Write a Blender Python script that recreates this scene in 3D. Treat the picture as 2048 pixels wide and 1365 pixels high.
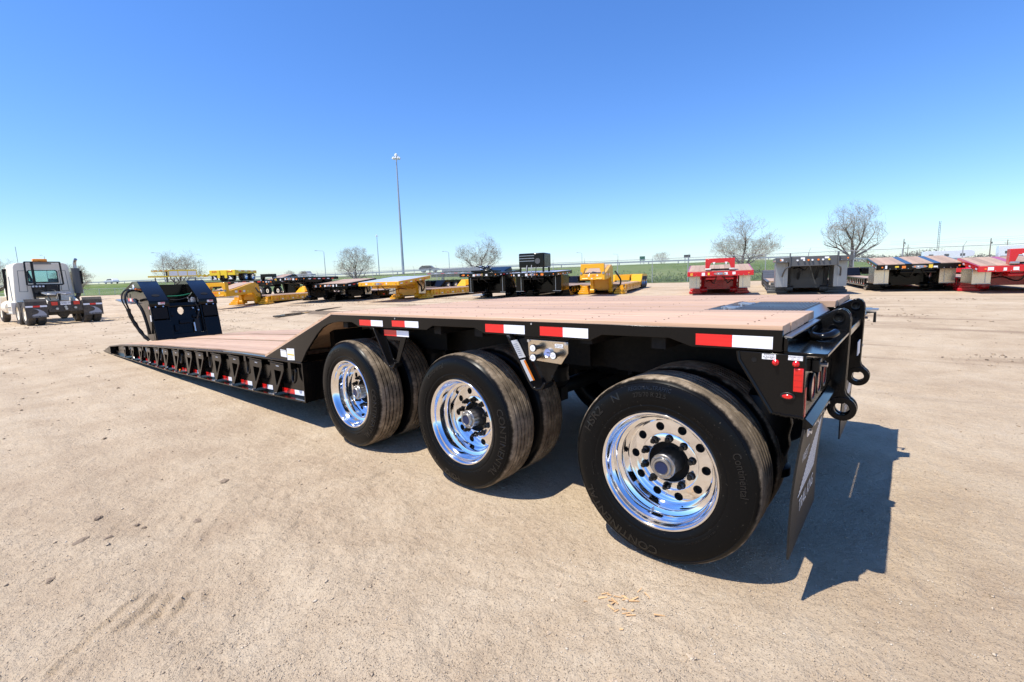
import bpy, bmesh, math, random
import numpy as np
from mathutils import Vector, Matrix

for o in list(bpy.data.objects):
    bpy.data.objects.remove(o, do_unlink=True)
scene = bpy.context.scene
COL = scene.collection
R = math.radians
rnd = random.Random(7)

# ------------------------------------------------------------------ camera
cam_d = bpy.data.cameras.new('camera')
cam_d.sensor_width = 36.0
cam_d.lens = 938.78 / 2048 * 36.0
cam_d.clip_start = 0.05
cam_d.clip_end = 6000
cam = bpy.data.objects.new('camera', cam_d)
COL.objects.link(cam)
CP = Vector((0.89244, -2.08520, 1.42330))
cr = Vector((0.76363697, 0.64488703, -0.03129379))
cu = Vector((-0.06352272, 0.12327693, 0.99033715))
cf = Vector((-0.64251338, 0.75427019, -0.1351038))
cam.matrix_world = Matrix(((cr.x, cu.x, -cf.x, CP.x), (cr.y, cu.y, -cf.y, CP.y),
                           (cr.z, cu.z, -cf.z, CP.z), (0, 0, 0, 1)))
scene.camera = cam

# ------------------------------------------------------------------ sky, sun, exposure
SUN = Vector((-0.20, -0.48, 1.0)).normalized()
world = bpy.data.worlds.new('World')
scene.world = world
world.use_nodes = True
wn = world.node_tree.nodes
wl = world.node_tree.links
bg = wn['Background']
sky = wn.new('ShaderNodeTexSky')
sky.sky_type = 'NISHITA'
sky.sun_disc = False
sky.sun_elevation = math.asin(SUN.z)
sky.sun_rotation = math.atan2(SUN.x, SUN.y)
sky.altitude = 200
sky.air_density = 1.2
sky.dust_density = 0.2
sky.ozone_density = 2.5
hsv = wn.new('ShaderNodeHueSaturation'); hsv.inputs['Saturation'].default_value = 1.18
tint = wn.new('ShaderNodeMix'); tint.data_type = 'RGBA'; tint.blend_type = 'MULTIPLY'; tint.inputs[0].default_value = 1.0
tint.inputs[7].default_value = (0.71, 0.875, 1.22, 1)          # camera colour balance of the clear blue sky
wl.new(sky.outputs[0], hsv.inputs['Color']); wl.new(hsv.outputs[0], tint.inputs[6]); wl.new(tint.outputs[2], bg.inputs[0])
bg.inputs[1].default_value = 0.134
sun_d = bpy.data.lights.new('sun', 'SUN')
sun_d.energy = 5.0
sun_d.angle = R(0.5)
sun_d.color = (1.0, 0.945, 0.85)
sun = bpy.data.objects.new('sun', sun_d)
COL.objects.link(sun)
sun.location = (0, 0, 30)
sun.rotation_euler = SUN.to_track_quat('Z', 'Y').to_euler()
vs = scene.view_settings
vs.view_transform = 'Standard'
vs.look = 'None'
vs.exposure = 0.36
vs.gamma = 1.0
vs.use_curve_mapping = False
scene.render.resolution_x = 1024
scene.render.resolution_y = 682
scene.cycles.max_bounces = 8
scene.cycles.glossy_bounces = 5
scene.cycles.transparent_max_bounces = 12
scene.cycles.sample_clamp_indirect = 6.0

# ------------------------------------------------------------------ mesh helpers
class MB:
    def __init__(s):
        s.v = []; s.f = []
    def add(s, vs, fs):
        o = len(s.v)
        s.v += [tuple(v) for v in vs]
        s.f += [tuple(i + o for i in f) for f in fs]
        return s
    def box(s, x0, x1, y0, y1, z0, z1):
        return s.add([(x0, y0, z0), (x1, y0, z0), (x1, y1, z0), (x0, y1, z0),
                      (x0, y0, z1), (x1, y0, z1), (x1, y1, z1), (x0, y1, z1)],
                     [(0, 3, 2, 1), (4, 5, 6, 7), (0, 1, 5, 4), (1, 2, 6, 5), (2, 3, 7, 6), (3, 0, 4, 7)])
    def slab(s, p0, p1, y0, y1, t):
        """a sloped board: p0=(x,z) p1=(x,z) of the top line, thickness t downwards"""
        (xa, za), (xb, zb) = p0, p1
        return s.add([(xa, y0, za - t), (xb, y0, zb - t), (xb, y1, zb - t), (xa, y1, za - t),
                      (xa, y0, za), (xb, y0, zb), (xb, y1, zb), (xa, y1, za)],
                     [(0, 3, 2, 1), (4, 5, 6, 7), (0, 1, 5, 4), (1, 2, 6, 5), (2, 3, 7, 6), (3, 0, 4, 7)])
    def _p(s, ax, u, v, w):
        return (w, u, v) if ax == 'x' else (u, w, v) if ax == 'y' else (u, v, w)
    def prism(s, poly, ax, a, b):
        n = len(poly)
        vs = [s._p(ax, u, v, a) for u, v in poly] + [s._p(ax, u, v, b) for u, v in poly]
        fs = [tuple(range(n))[::-1], tuple(range(n, 2 * n))]
        fs += [(i, (i + 1) % n, n + (i + 1) % n, n + i) for i in range(n)]
        return s.add(vs, fs)
    def ring(s, outer, inner, ax, a, b):
        n = len(outer)
        vs = []
        for w in (a, b):
            vs += [s._p(ax, u, v, w) for u, v in outer] + [s._p(ax, u, v, w) for u, v in inner]
        fs = []
        for i in range(n):
            j = (i + 1) % n
            fs += [(i, j, n + j, n + i), (2 * n + i, 3 * n + i, 3 * n + j, 2 * n + j),
                   (i, 2 * n + i, 2 * n + j, j), (n + i, n + j, 3 * n + j, 3 * n + i)]
        return s.add(vs, fs)
    def tube(s, path, r, n=8, cap=True):
        P = [Vector(p) for p in path]
        rs = r if isinstance(r, (list, tuple)) else [r] * len(P)
        vs = []
        ref = None
        for i, p in enumerate(P):
            t = (P[min(i + 1, len(P) - 1)] - P[max(i - 1, 0)]).normalized()
            if ref is None:
                ref = Vector((0, 0, 1)) if abs(t.z) < 0.9 else Vector((1, 0, 0))
            a = (ref - t * ref.dot(t)).normalized()
            b = t.cross(a)
            ref = a
            for k in range(n):
                th = 2 * math.pi * k / n
                vs.append(p + (a * math.cos(th) + b * math.sin(th)) * rs[i])
        fs = []
        for i in range(len(P) - 1):
            for k in range(n):
                fs.append((i * n + k, i * n + (k + 1) % n, (i + 1) * n + (k + 1) % n, (i + 1) * n + k))
        if cap:
            fs.append(tuple(range(n))[::-1])
            fs.append(tuple(range((len(P) - 1) * n, len(P) * n)))
        return s.add(vs, fs)
    def lathe(s, prof, c, ax='y', n=48, close=False):
        """prof: (radius, offset along axis)"""
        m = len(prof)
        vs = []
        for k in range(n):
            th = 2 * math.pi * k / n
            co, si = math.cos(th), math.sin(th)
            for r, h in prof:
                if ax == 'y':
                    vs.append((c[0] + r * co, c[1] + h, c[2] + r * si))
                elif ax == 'x':
                    vs.append((c[0] + h, c[1] + r * co, c[2] + r * si))
                else:
                    vs.append((c[0] + r * co, c[1] + r * si, c[2] + h))
        fs = []
        for k in range(n):
            k2 = (k + 1) % n
            for i in range(m if close else m - 1):
                j = (i + 1) % m
                fs.append((k * m + i, k * m + j, k2 * m + j, k2 * m + i))
        return s.add(vs, fs)
    def cyl(s, a, b, r, n=12):
        return s.tube([a, b], r, n)
    def xf(s, M):
        s.v = [tuple(M @ Vector(v)) for v in s.v]
        return s
    def mesh(s, name, mat, sharp=32):
        me = bpy.data.meshes.new(name)
        me.from_pydata(s.v, [], s.f)
        if len(s.f) < 30000:
            bm = bmesh.new(); bm.from_mesh(me)
            bmesh.ops.recalc_face_normals(bm, faces=bm.faces)
            bm.to_mesh(me); bm.free()
        me.polygons.foreach_set('use_smooth', [True] * len(me.polygons))
        me.set_sharp_from_angle(angle=R(sharp))
        if mat is not None:
            me.materials.append(mat)
        me.update()
        return me
    def build(s, name, mat, parent=None, bevel=0.0, seg=2, sharp=32):
        return link(name, s.mesh(name, mat, sharp), parent, bevel, seg)

def link(name, me, parent=None, bevel=0.0, seg=2):
    o = bpy.data.objects.new(name, me)
    COL.objects.link(o)
    o.parent = parent
    if bevel:
        m = o.modifiers.new('bevel', 'BEVEL')
        m.width = bevel; m.segments = seg; m.limit_method = 'ANGLE'; m.angle_limit = R(40)
    return o

def B(name, mat, parent, *b, bevel=0.0):
    return MB().box(*b).build(name, mat, parent, bevel)

def empty(name, loc=(0, 0, 0), rz=0.0, parent=None):
    o = bpy.data.objects.new(name, None)
    COL.objects.link(o)
    o.location = loc; o.rotation_euler = (0, 0, rz); o.parent = parent
    o.empty_display_size = 0.2
    return o

def tag(o, label, cat, group=None):
    o['label'] = label; o['category'] = cat
    if group:
        o['group'] = group
    return o

def struct(o, kind='structure'):
    o['kind'] = kind
    return o

def copy_tree(o, parent=None):
    c = o.copy(); COL.objects.link(c); c.parent = parent
    for ch in list(o.children):
        copy_tree(ch, c)
    return c

def circle(cx, cz, r, n, a0=0.0):
    return [(cx + r * math.cos(a0 + 2 * math.pi * k / n), cz + r * math.sin(a0 + 2 * math.pi * k / n)) for k in range(n)]

_tcache = {}
def text_geo(txt, size=1.0, extrude=0.0, sx=1.0):
    key = (txt, size, extrude, sx)
    if key in _tcache:
        return _tcache[key]
    cu_ = bpy.data.curves.new('txt', 'FONT')
    cu_.body = txt; cu_.size = size; cu_.extrude = extrude
    cu_.offset = 0.012 * size if extrude else 0.0; cu_.align_x = 'CENTER'; cu_.align_y = 'CENTER'; cu_.resolution_u = 3
    ob = bpy.data.objects.new('txt', cu_)
    COL.objects.link(ob)
    dg = bpy.context.evaluated_depsgraph_get()
    ev = ob.evaluated_get(dg)
    me = ev.to_mesh()
    vs_ = [(v.co.x * sx, v.co.y, v.co.z) for v in me.vertices]
    fs_ = [tuple(p.vertices) for p in me.polygons]
    ev.to_mesh_clear()
    bpy.data.objects.remove(ob, do_unlink=True)
    _tcache[key] = (vs_, fs_)
    return vs_, fs_

def text_on(mb, txt, size, origin, u, v, w, sx=1.0, lift=0.0015):
    """flat lettering laid on a surface: u = reading direction, v = up, w = outward"""
    vs_, fs_ = text_geo(txt, size, 0.0, sx)
    u, v, w, o = Vector(u), Vector(v), Vector(w), Vector(origin)
    mb.add([o + u * a + v * b + w * lift for a, b, c in vs_], fs_)

# ------------------------------------------------------------------ material helpers
def mat_new(name):
    m = bpy.data.materials.new(name); m.use_nodes = True
    nt = m.node_tree
    return m, nt, nt.nodes['Principled BSDF']

def N(nt, typ, **kw):
    n = nt.nodes.new(typ)
    for k, v in kw.items():
        setattr(n, k, v)
    return n

def ramp(nt, stops, interp='LINEAR'):
    n = nt.nodes.new('ShaderNodeValToRGB')
    n.color_ramp.interpolation = interp
    e = n.color_ramp.elements
    while len(e) > 1:
        e.remove(e[-1])
    for i, (p, c) in enumerate(stops):
        c = (c, c, c, 1) if isinstance(c, (int, float)) else (*c, 1)
        if i == 0:
            e[0].position = p; e[0].color = c
        else:
            k = e.new(p); k.color = c
    return n

def noise(nt, scale, detail=4, rough=0.55, vec=None, dist=0.0):
    n = nt.nodes.new('ShaderNodeTexNoise')
    n.inputs['Scale'].default_value = scale
    n.inputs['Detail'].default_value = detail
    n.inputs['Roughness'].default_value = rough
    n.inputs['Distortion'].default_value = dist
    if vec is not None:
        nt.links.new(vec, n.inputs['Vector'])
    return n

def mixc(nt, fac, a, b, mode='MIX'):
    n = nt.nodes.new('ShaderNodeMix'); n.data_type = 'RGBA'; n.blend_type = mode
    for s, val in ((n.inputs[0], fac), (n.inputs[6], a), (n.inputs[7], b)):
        if hasattr(val, 'links') or hasattr(val, 'is_linked'):
            nt.links.new(val, s)
        elif isinstance(val, (int, float)):
            s.default_value = val
        else:
            s.default_value = (*val, 1)
    return n.outputs[2]

def math_(nt, op, a, b=None):
    n = nt.nodes.new('ShaderNodeMath'); n.operation = op
    for s, val in ((n.inputs[0], a), (n.inputs[1], b)):
        if val is None:
            continue
        if isinstance(val, (int, float)):
            s.default_value = val
        else:
            nt.links.new(val, s)
    return n.outputs[0]

def bump(nt, bsdf, height, strength=0.3, dist=0.01):
    n = nt.nodes.new('ShaderNodeBump')
    n.inputs['Strength'].default_value = strength
    n.inputs['Distance'].default_value = dist
    nt.links.new(height, n.inputs['Height'])
    nt.links.new(n.outputs[0], bsdf.inputs['Normal'])
    return n

def paint(name, col, rough=0.22, metal=0.0, dust=0.12, dcol=(0.30, 0.23, 0.16), coat=0.0, nscale=3.0, spec=0.5):
    """sprayed paint or plastic with a little uneven gloss and a film of dust"""
    m, nt, b = mat_new(name)
    tc = N(nt, 'ShaderNodeTexCoord')
    n1 = noise(nt, nscale, 5, 0.6, tc.outputs['Object'])
    n2 = noise(nt, nscale * 14, 3, 0.6, tc.outputs['Object'])
    f = math_(nt, 'MULTIPLY', n1.outputs[0], n2.outputs[0])
    rp = ramp(nt, [(0.2, 0.0), (0.55, dust)])
    nt.links.new(f, rp.inputs[0])
    nt.links.new(mixc(nt, rp.outputs[0], col, dcol), b.inputs['Base Color'])
    rr = ramp(nt, [(0.3, max(0.02, rough - 0.04)), (0.7, rough + 0.1)])
    nt.links.new(n1.outputs[0], rr.inputs[0])
    nt.links.new(rr.outputs[0], b.inputs['Roughness'])
    b.inputs['Metallic'].default_value = metal
    b.inputs['Specular IOR Level'].default_value = spec
    if coat:
        b.inputs['Coat Weight'].default_value = coat
        b.inputs['Coat Roughness'].default_value = 0.06
    return m

BLACK = paint('black_gloss_paint', (0.0045, 0.0043, 0.0043), 0.12, dust=0.008, spec=0.22)
BLACKM = paint('black_satin', (0.009, 0.009, 0.009), 0.40, dust=0.05, spec=0.3)
DARK = paint('underbody_black', (0.006, 0.006, 0.006), 0.6, dust=0.04, spec=0.2)
PLASTIC = paint('black_plastic', (0.008, 0.008, 0.008), 0.35, dust=0.03, spec=0.35)
HOSE = paint('hose_rubber', (0.007, 0.007, 0.007), 0.42, dust=0.04, nscale=20, spec=0.3)
STEEL = paint('bare_steel', (0.42, 0.42, 0.42), 0.32, 1.0, dust=0.12)
ZINC = paint('zinc_bolt', (0.62, 0.63, 0.66), 0.3, 1.0, dust=0.05)
ALU = paint('aluminium_sheet', (0.80, 0.80, 0.82), 0.42, 0.75, dust=0.05)
SATINALU = paint('brushed_aluminium', (0.66, 0.575, 0.46), 0.24, 1.0, dust=0.06)  # tan reflection of the dirt yard is put into the base colour
GALV = paint('galvanised_steel', (0.46, 0.47, 0.48), 0.45, 0.6, dust=0.15)
WHITE = paint('white_label', (0.78, 0.78, 0.77), 0.4, dust=0.03)
YLABEL = paint('yellow_label', (0.78, 0.55, 0.05), 0.4, dust=0.03)
RLABEL = paint('red_label', (0.6, 0.05, 0.06), 0.4, dust=0.03)
BLABEL = paint('blue_label', (0.25, 0.30, 0.55), 0.4, dust=0.03)
OLABEL = paint('orange_label', (0.85, 0.22, 0.02), 0.4, dust=0.03)
INK = paint('printed_ink', (0.03, 0.03, 0.035), 0.5, dust=0.0)
GREYINK = paint('grey_print', (0.33, 0.34, 0.37), 0.5, dust=0.0)
YELLOW = paint('mustard_paint', (0.80, 0.395, 0.006), 0.28, dust=0.06, coat=0.2)
LEMON = paint('lemon_yellow_paint', (0.80, 0.56, 0.01), 0.3, dust=0.08, coat=0.2)
RED = paint('bright_red_paint', (0.55, 0.006, 0.012), 0.22, dust=0.03, coat=0.3)
GREY = paint('gunmetal_paint', (0.075, 0.078, 0.082), 0.3, dust=0.10)
SILVER = paint('silver_grey_paint', (0.30, 0.31, 0.32), 0.35, dust=0.1)
CREAM = paint('old_white_cab_paint', (0.93, 0.84, 0.67), 0.32, dust=0.12, dcol=(0.42, 0.34, 0.24), nscale=1.5)
DUSTY = paint('dusty_black', (0.045, 0.04, 0.035), 0.7, dust=0.75, dcol=(0.27, 0.21, 0.14))
RUSTY = paint('rusty_frame', (0.05, 0.035, 0.025), 0.7, dust=0.5, dcol=(0.14, 0.09, 0.05))
ORANGE = paint('orange_lens', (1.0, 0.30, 0.0), 0.25, dust=0.0, coat=0.3)
AMBER = paint('amber_marker', (0.8, 0.20, 0.01), 0.2, dust=0.02, coat=0.4)
NAVY = paint('blue_cap', (0.008, 0.02, 0.07), 0.2, dust=0.02)
GREENH = paint('green_hose', (0.01, 0.16, 0.06), 0.35, dust=0.05)
LENS = paint('red_lens', (0.62, 0.008, 0.006), 0.12, dust=0.02, coat=0.5)
WHITECAR = paint('white_car_paint', (0.75, 0.75, 0.76), 0.2, dust=0.05, coat=0.3)
SIGNGREEN = paint('green_sign', (0.01, 0.14, 0.08), 0.4, dust=0.02)
WOODPOLE = paint('weathered_pole_wood', (0.16, 0.12, 0.09), 0.8, dust=0.4, nscale=1.0)

def chrome():
    m, nt, b = mat_new('polished_aluminium_rim')
    tc = N(nt, 'ShaderNodeTexCoord')
    n1 = noise(nt, 9, 5, 0.6, tc.outputs['Object'])
    r = ramp(nt, [(0.3, 0.03), (0.75, 0.11)])
    nt.links.new(n1.outputs[0], r.inputs[0])
    nt.links.new(r.outputs[0], b.inputs['Roughness'])
    b.inputs['Metallic'].default_value = 1
    b.inputs['Base Color'].default_value = (0.88, 0.88, 0.89, 1)
    n2 = noise(nt, 60, 2, 0.5, tc.outputs['Object'])
    bump(nt, b, n2.outputs[0], 0.02, 0.002)
    return m
CHROME = chrome()

def tape(name, col, c2):
    """retroreflective sheet: fine diamond cells under clear film"""
    m, nt, b = mat_new(name)
    tc = N(nt, 'ShaderNodeTexCoord')
    w1 = N(nt, 'ShaderNodeTexWave'); w1.bands_direction = 'DIAGONAL'; w1.inputs['Scale'].default_value = 90
    nt.links.new(tc.outputs['Object'], w1.inputs['Vector'])
    w2 = N(nt, 'ShaderNodeTexWave'); w2.bands_direction = 'Z'; w2.inputs['Scale'].default_value = 18
    nt.links.new(tc.outputs['Object'], w2.inputs['Vector'])
    f = math_(nt, 'MULTIPLY', w1.outputs[1], w2.outputs[1])
    nt.links.new(mixc(nt, f, col, c2), b.inputs['Base Color'])
    b.inputs['Roughness'].default_value = 0.3
    b.inputs['Coat Weight'].default_value = 0.4
    return m
TAPER = tape('red_reflective_tape', (0.78, 0.012, 0.010), (0.62, 0.006, 0.006))
TAPEW = tape('white_reflective_tape', (0.88, 0.89, 0.92), (0.72, 0.76, 0.84))

def rubber():
    m, nt, b = mat_new('tyre_rubber')
    tc = N(nt, 'ShaderNodeTexCoord')
    sx = N(nt, 'ShaderNodeSeparateXYZ'); nt.links.new(tc.outputs['Object'], sx.inputs[0])
    x2 = math_(nt, 'MULTIPLY', sx.outputs[0], sx.outputs[0]); z2 = math_(nt, 'MULTIPLY', sx.outputs[2], sx.outputs[2])
    rad = math_(nt, 'SQRT', math_(nt, 'ADD', x2, z2))
    n1 = noise(nt, 14, 6, 0.7, tc.outputs['Object'])
    n2 = noise(nt, 3, 4, 0.6, tc.outputs['Object'])
    d = math_(nt, 'ADD', rad, math_(nt, 'MULTIPLY', math_(nt, 'SUBTRACT', n1.outputs[0], 0.5), 0.02))
    rp = ramp(nt, [(0.4560, 0.0), (0.4615, 1.0)]); nt.links.new(d, rp.inputs[0])
    tread = ramp(nt, [(0.3, (0.06, 0.047, 0.034)), (0.5, (0.20, 0.155, 0.108)), (0.66, (0.46, 0.37, 0.27))])
    nt.links.new(math_(nt, 'ADD', math_(nt, 'MULTIPLY', n1.outputs[0], 0.5), math_(nt, 'MULTIPLY', n2.outputs[0], 0.5)), tread.inputs[0])
    n3 = noise(nt, 120, 2, 0.5, tc.outputs['Object'])
    spk = ramp(nt, [(0.70, 0.0), (0.76, 0.55)]); nt.links.new(n3.outputs[0], spk.inputs[0])
    side = mixc(nt, math_(nt, 'MULTIPLY', spk.outputs[0], n2.outputs[0]), (0.0042, 0.0042, 0.0043), (0.22, 0.19, 0.15))
    nt.links.new(mixc(nt, rp.outputs[0], side, tread.outputs[0]), b.inputs['Base Color'])
    rr = N(nt, 'ShaderNodeMapRange'); nt.links.new(rp.outputs[0], rr.inputs[0])
    rr.inputs[3].default_value = 0.30; rr.inputs[4].default_value = 0.9
    nt.links.new(rr.outputs[0], b.inputs['Roughness'])
    b.inputs['Specular IOR Level'].default_value = 0.11
    bump(nt, b, n1.outputs[0], 0.08, 0.004)
    return m
RUBBER = rubber()
LETTER = paint('raised_rubber_letter', (0.0075, 0.0075, 0.0075), 0.22, dust=0.01, spec=0.36)
BGRUB = paint('dusty_tyre', (0.022, 0.021, 0.020), 0.65, dust=0.45)

def wood(name, c0, c1, c2, rough=0.62):
    m, nt, b = mat_new(name)
    tc = N(nt, 'ShaderNodeTexCoord')
    oi = N(nt, 'ShaderNodeObjectInfo')
    mp = N(nt, 'ShaderNodeMapping'); mp.inputs['Scale'].default_value = (0.7, 22, 22)
    nt.links.new(tc.outputs['Object'], mp.inputs[0])
    add = N(nt, 'ShaderNodeVectorMath'); nt.links.new(mp.outputs[0], add.inputs[0]); nt.links.new(oi.outputs['Random'], add.inputs[1])
    sc = N(nt, 'ShaderNodeVectorMath'); sc.operation = 'ADD'
    cmb = N(nt, 'ShaderNodeCombineXYZ')
    nt.links.new(math_(nt, 'MULTIPLY', oi.outputs['Random'], 37.0), cmb.inputs[0])
    nt.links.new(mp.outputs[0], sc.inputs[0]); nt.links.new(cmb.outputs[0], sc.inputs[1])
    g = noise(nt, 1.6, 7, 0.65, sc.outputs[0], 0.6)
    f = noise(nt, 9, 3, 0.6, sc.outputs[0])
    lo = noise(nt, 0.8, 4, 0.6, tc.outputs['Object'])
    rp = ramp(nt, [(0.28, c2), (0.42, c0), (0.7, c1)]); nt.links.new(g.outputs[0], rp.inputs[0])
    fine = mixc(nt, math_(nt, 'MULTIPLY', f.outputs[0], 0.28), rp.outputs[0], c2)
    kv = N(nt, 'ShaderNodeMapping'); kv.inputs['Scale'].default_value = (1.3, 6, 6); nt.links.new(tc.outputs['Object'], kv.inputs[0])
    kn = noise(nt, 1.0, 2, 0.4, kv.outputs[0]); kr = ramp(nt, [(0.66, 0.0), (0.73, 0.55)]); nt.links.new(kn.outputs[0], kr.inputs[0])
    fine = mixc(nt, kr.outputs[0], fine, c2)
    hs = N(nt, 'ShaderNodeHueSaturation')
    nt.links.new(fine, hs.inputs['Color'])
    val = N(nt, 'ShaderNodeMapRange'); nt.links.new(oi.outputs['Random'], val.inputs[0])
    val.inputs[3].default_value = 0.80; val.inputs[4].default_value = 1.10
    nt.links.new(math_(nt, 'MULTIPLY', val.outputs[0], math_(nt, 'ADD', math_(nt, 'MULTIPLY', lo.outputs[0], 0.3), 0.85)), hs.inputs['Value'])
    nt.links.new(hs.outputs[0], b.inputs['Base Color'])
    b.inputs['Roughness'].default_value = rough
    bump(nt, b, f.outputs[0], 0.25, 0.002)
    return m
WOOD = wood('new_hardwood_plank', (0.575, 0.365, 0.225), (0.66, 0.450, 0.300), (0.34, 0.185, 0.105))
OLDWOOD = wood('yard_trailer_plank', (0.45, 0.30, 0.20), (0.55, 0.39, 0.28), (0.28, 0.17, 0.11))

SCREW = paint('deck_screw_head', (0.16, 0.10, 0.07), 0.6, dust=0.3)

def diamond(name, col):
    m, nt, b = mat_new(name)
    tc = N(nt, 'ShaderNodeTexCoord')
    w1 = N(nt, 'ShaderNodeTexVoronoi'); w1.inputs['Scale'].default_value = 22
    nt.links.new(tc.outputs['Object'], w1.inputs['Vector'])
    b.inputs['Base Color'].default_value = (*col, 1); b.inputs['Metallic'].default_value = 1
    b.inputs['Roughness'].default_value = 0.3
    bump(nt, b, w1.outputs[0], 0.5, 0.01)
    return m
DIAMOND = diamond('diamond_plate', (0.62, 0.61, 0.58))

def glass(name, tint=(0.6, 0.8, 0.82)):
    m, nt, b = mat_new(name)
    b.inputs['Base Color'].default_value = (*tint, 1)
    b.inputs['Roughness'].default_value = 0.03
    b.inputs['Transmission Weight'].default_value = 0.92
    b.inputs['IOR'].default_value = 1.1
    return m
GLASS = glass('cab_glass')
RIBALU = paint('dull_aluminium_panel', (0.34, 0.35, 0.35), 0.38, 0.7, dust=0.1)
DGLASS = paint('dark_car_glass', (0.02, 0.025, 0.03), 0.06, dust=0.02, coat=0.5)
# ------------------------------------------------------------------ terrain
FX = [-400, -151.85, -123.67, -91.11, -60.24, -45.99, -30.21, -20.1, -10.06, 0.09, 7.99, 14.8, 400]
FY = [-160, -0.84, 19.23, 27.26, 35.17, 38.4, 42.0, 45.72, 49.01, 52.4, 55.19, 57.05, 165]
def ss(a, b, x):
    t = np.clip((np.asarray(x, float) - a) / (b - a), 0, 1)
    return t * t * (3 - 2 * t)
def fence_y(x):
    return np.interp(x, FX, FY)
def gz(x, y):
    s = np.asarray(y) - fence_y(x)
    return 0.33 * ss(2.8, 16, y) + (2.75 - 1.55 * ss(-20, 2, x)) * ss(2, 52, s)
def G(x, y):
    return float(gz(x, y))

_rs = np.random.RandomState(11)
_lat = _rs.rand(256, 256)
def vnoise(x, y, sc, off=0.0):
    x = x / sc + off * 13.7; y = y / sc + off * 7.3
    xi = np.floor(x).astype(int); yi = np.floor(y).astype(int)
    fx = x - xi; fy = y - yi
    fx = fx * fx * (3 - 2 * fx); fy = fy * fy * (3 - 2 * fy)
    a = _lat[xi % 256, yi % 256]; b = _lat[(xi + 1) % 256, yi % 256]
    c = _lat[xi % 256, (yi + 1) % 256]; d = _lat[(xi + 1) % 256, (yi + 1) % 256]
    return (a * (1 - fx) + b * fx) * (1 - fy) + (c * (1 - fx) + d * fx) * fy - 0.5

def graded(lo, a, b, hi, step, g=1.07, mx=30):
    mid = list(np.arange(a, b, step))
    L = []; s = step; x = a
    while x > lo:
        s = min(s * g, mx); x -= s; L.append(x)
    H = []; s = step; x = mid[-1]
    while x < hi:
        s = min(s * g, mx); x += s; H.append(x)
    return np.array(L[::-1] + mid + H)

def lugs(X, Y, cx, cy, ang, length, width, pitch):
    """tyre print pressed into soft dirt"""
    c, s = math.cos(ang), math.sin(ang)
    u = (X - cx) * c + (Y - cy) * s; v = -(X - cx) * s + (Y - cy) * c
    m = ss(length / 2, length / 2 - 0.12, np.abs(u)) * ss(width / 2, width / 2 - 0.03, np.abs(v))
    ph = u / pitch + 0.5 * vnoise(X, Y, 0.25, 3) + 0.25 * vnoise(X, Y, 0.06, 4)
    fr = ph - np.floor(ph)
    keep = ss(-0.25, 0.1, vnoise(X, Y, 0.16, 9))
    return m * keep * (np.where(fr < 0.86, fr / 0.86, (1 - fr) / 0.14) - 0.5)

def ground_h(X, Y, fine=True):
    h = 0.030 * vnoise(X, Y, 5.0, 1) + 0.020 * vnoise(X, Y, 1.7, 2)
    if fine:
        near = np.exp(-np.hypot(X + 0.5, Y) / 9.0)
        h = h + near * (0.014 * vnoise(X, Y, 0.55, 3) + 0.010 * vnoise(X, Y, 0.2, 4) + 0.009 * vnoise(X, Y, 0.085, 5)
                        + 0.008 * vnoise(X, Y, 0.045, 6) + 0.007 * vnoise(X, Y, 0.028, 10))
        rough = np.clip(vnoise(X, Y, 0.8, 7) * 3, 0, 1)
        h = h + near * rough * 0.012 * np.clip(vnoise(X, Y, 0.12, 8) * 4, -0.2, 1)
        h = h + 0.021 * lugs(X, Y, -1.55, -1.75, R(45), 0.55, 0.50, 0.085)
        h = h + 0.007 * lugs(X, Y, -2.5, -1.35, R(50), 1.3, 0.5, 0.12)
    # old wheel tracks along the yard
    for k, (off, amp) in enumerate(((4.6, 0.03), (6.6, 0.03), (8.1, 0.025), (-1.5, 0.012))):
        d = Y - off - 0.25 * np.sin(X * 0.22 + k) - 0.02 * X
        h = h - amp * np.exp(-(d / 0.22) ** 2) + amp * 0.6 * np.exp(-((np.abs(d) - 0.36) / 0.12) ** 2)
    # flatten where the trailer and its wheels stand
    flat = ss(-0.15, 0.05, Y) * ss(2.9, 2.7, Y) * ss(-13.5, -12.5, X) * ss(0.9, 0.6, X)
    return h * (1 - 0.92 * flat) - 0.012

gx = graded(-330, -3.2, 2.2, 160, 0.0135, 1.05)
gy = graded(-140, -2.2, 1.2, 210, 0.0135, 1.05)
GX, GY = np.meshgrid(gx, gy, indexing='ij')
SD = GY - fence_y(GX)
GZ = gz(GX, GY) + ground_h(GX, GY) - 0.9 * ss(1.5, 4.0, SD)
nx_, ny_ = GX.shape
co = np.stack([GX, GY, GZ], -1).reshape(-1, 3)
idx = np.arange(nx_ * ny_).reshape(nx_, ny_)
q = np.stack([idx[:-1, :-1], idx[1:, :-1], idx[1:, 1:], idx[:-1, 1:]], -1).reshape(-1, 4)
def np_mesh(name, co, q, mat):
    me = bpy.data.meshes.new(name)
    me.vertices.add(len(co)); me.vertices.foreach_set('co', co.astype(np.float32).ravel())
    k = q.shape[1]
    me.loops.add(q.size); me.loops.foreach_set('vertex_index', q.astype(np.int32).ravel())
    me.polygons.add(len(q))
    me.polygons.foreach_set('loop_start', np.arange(0, q.size, k, dtype=np.int32))
    me.polygons.foreach_set('use_smooth', np.ones(len(q), dtype=bool))
    me.update(calc_edges=True); me.validate()
    me.materials.append(mat)
    return me

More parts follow.
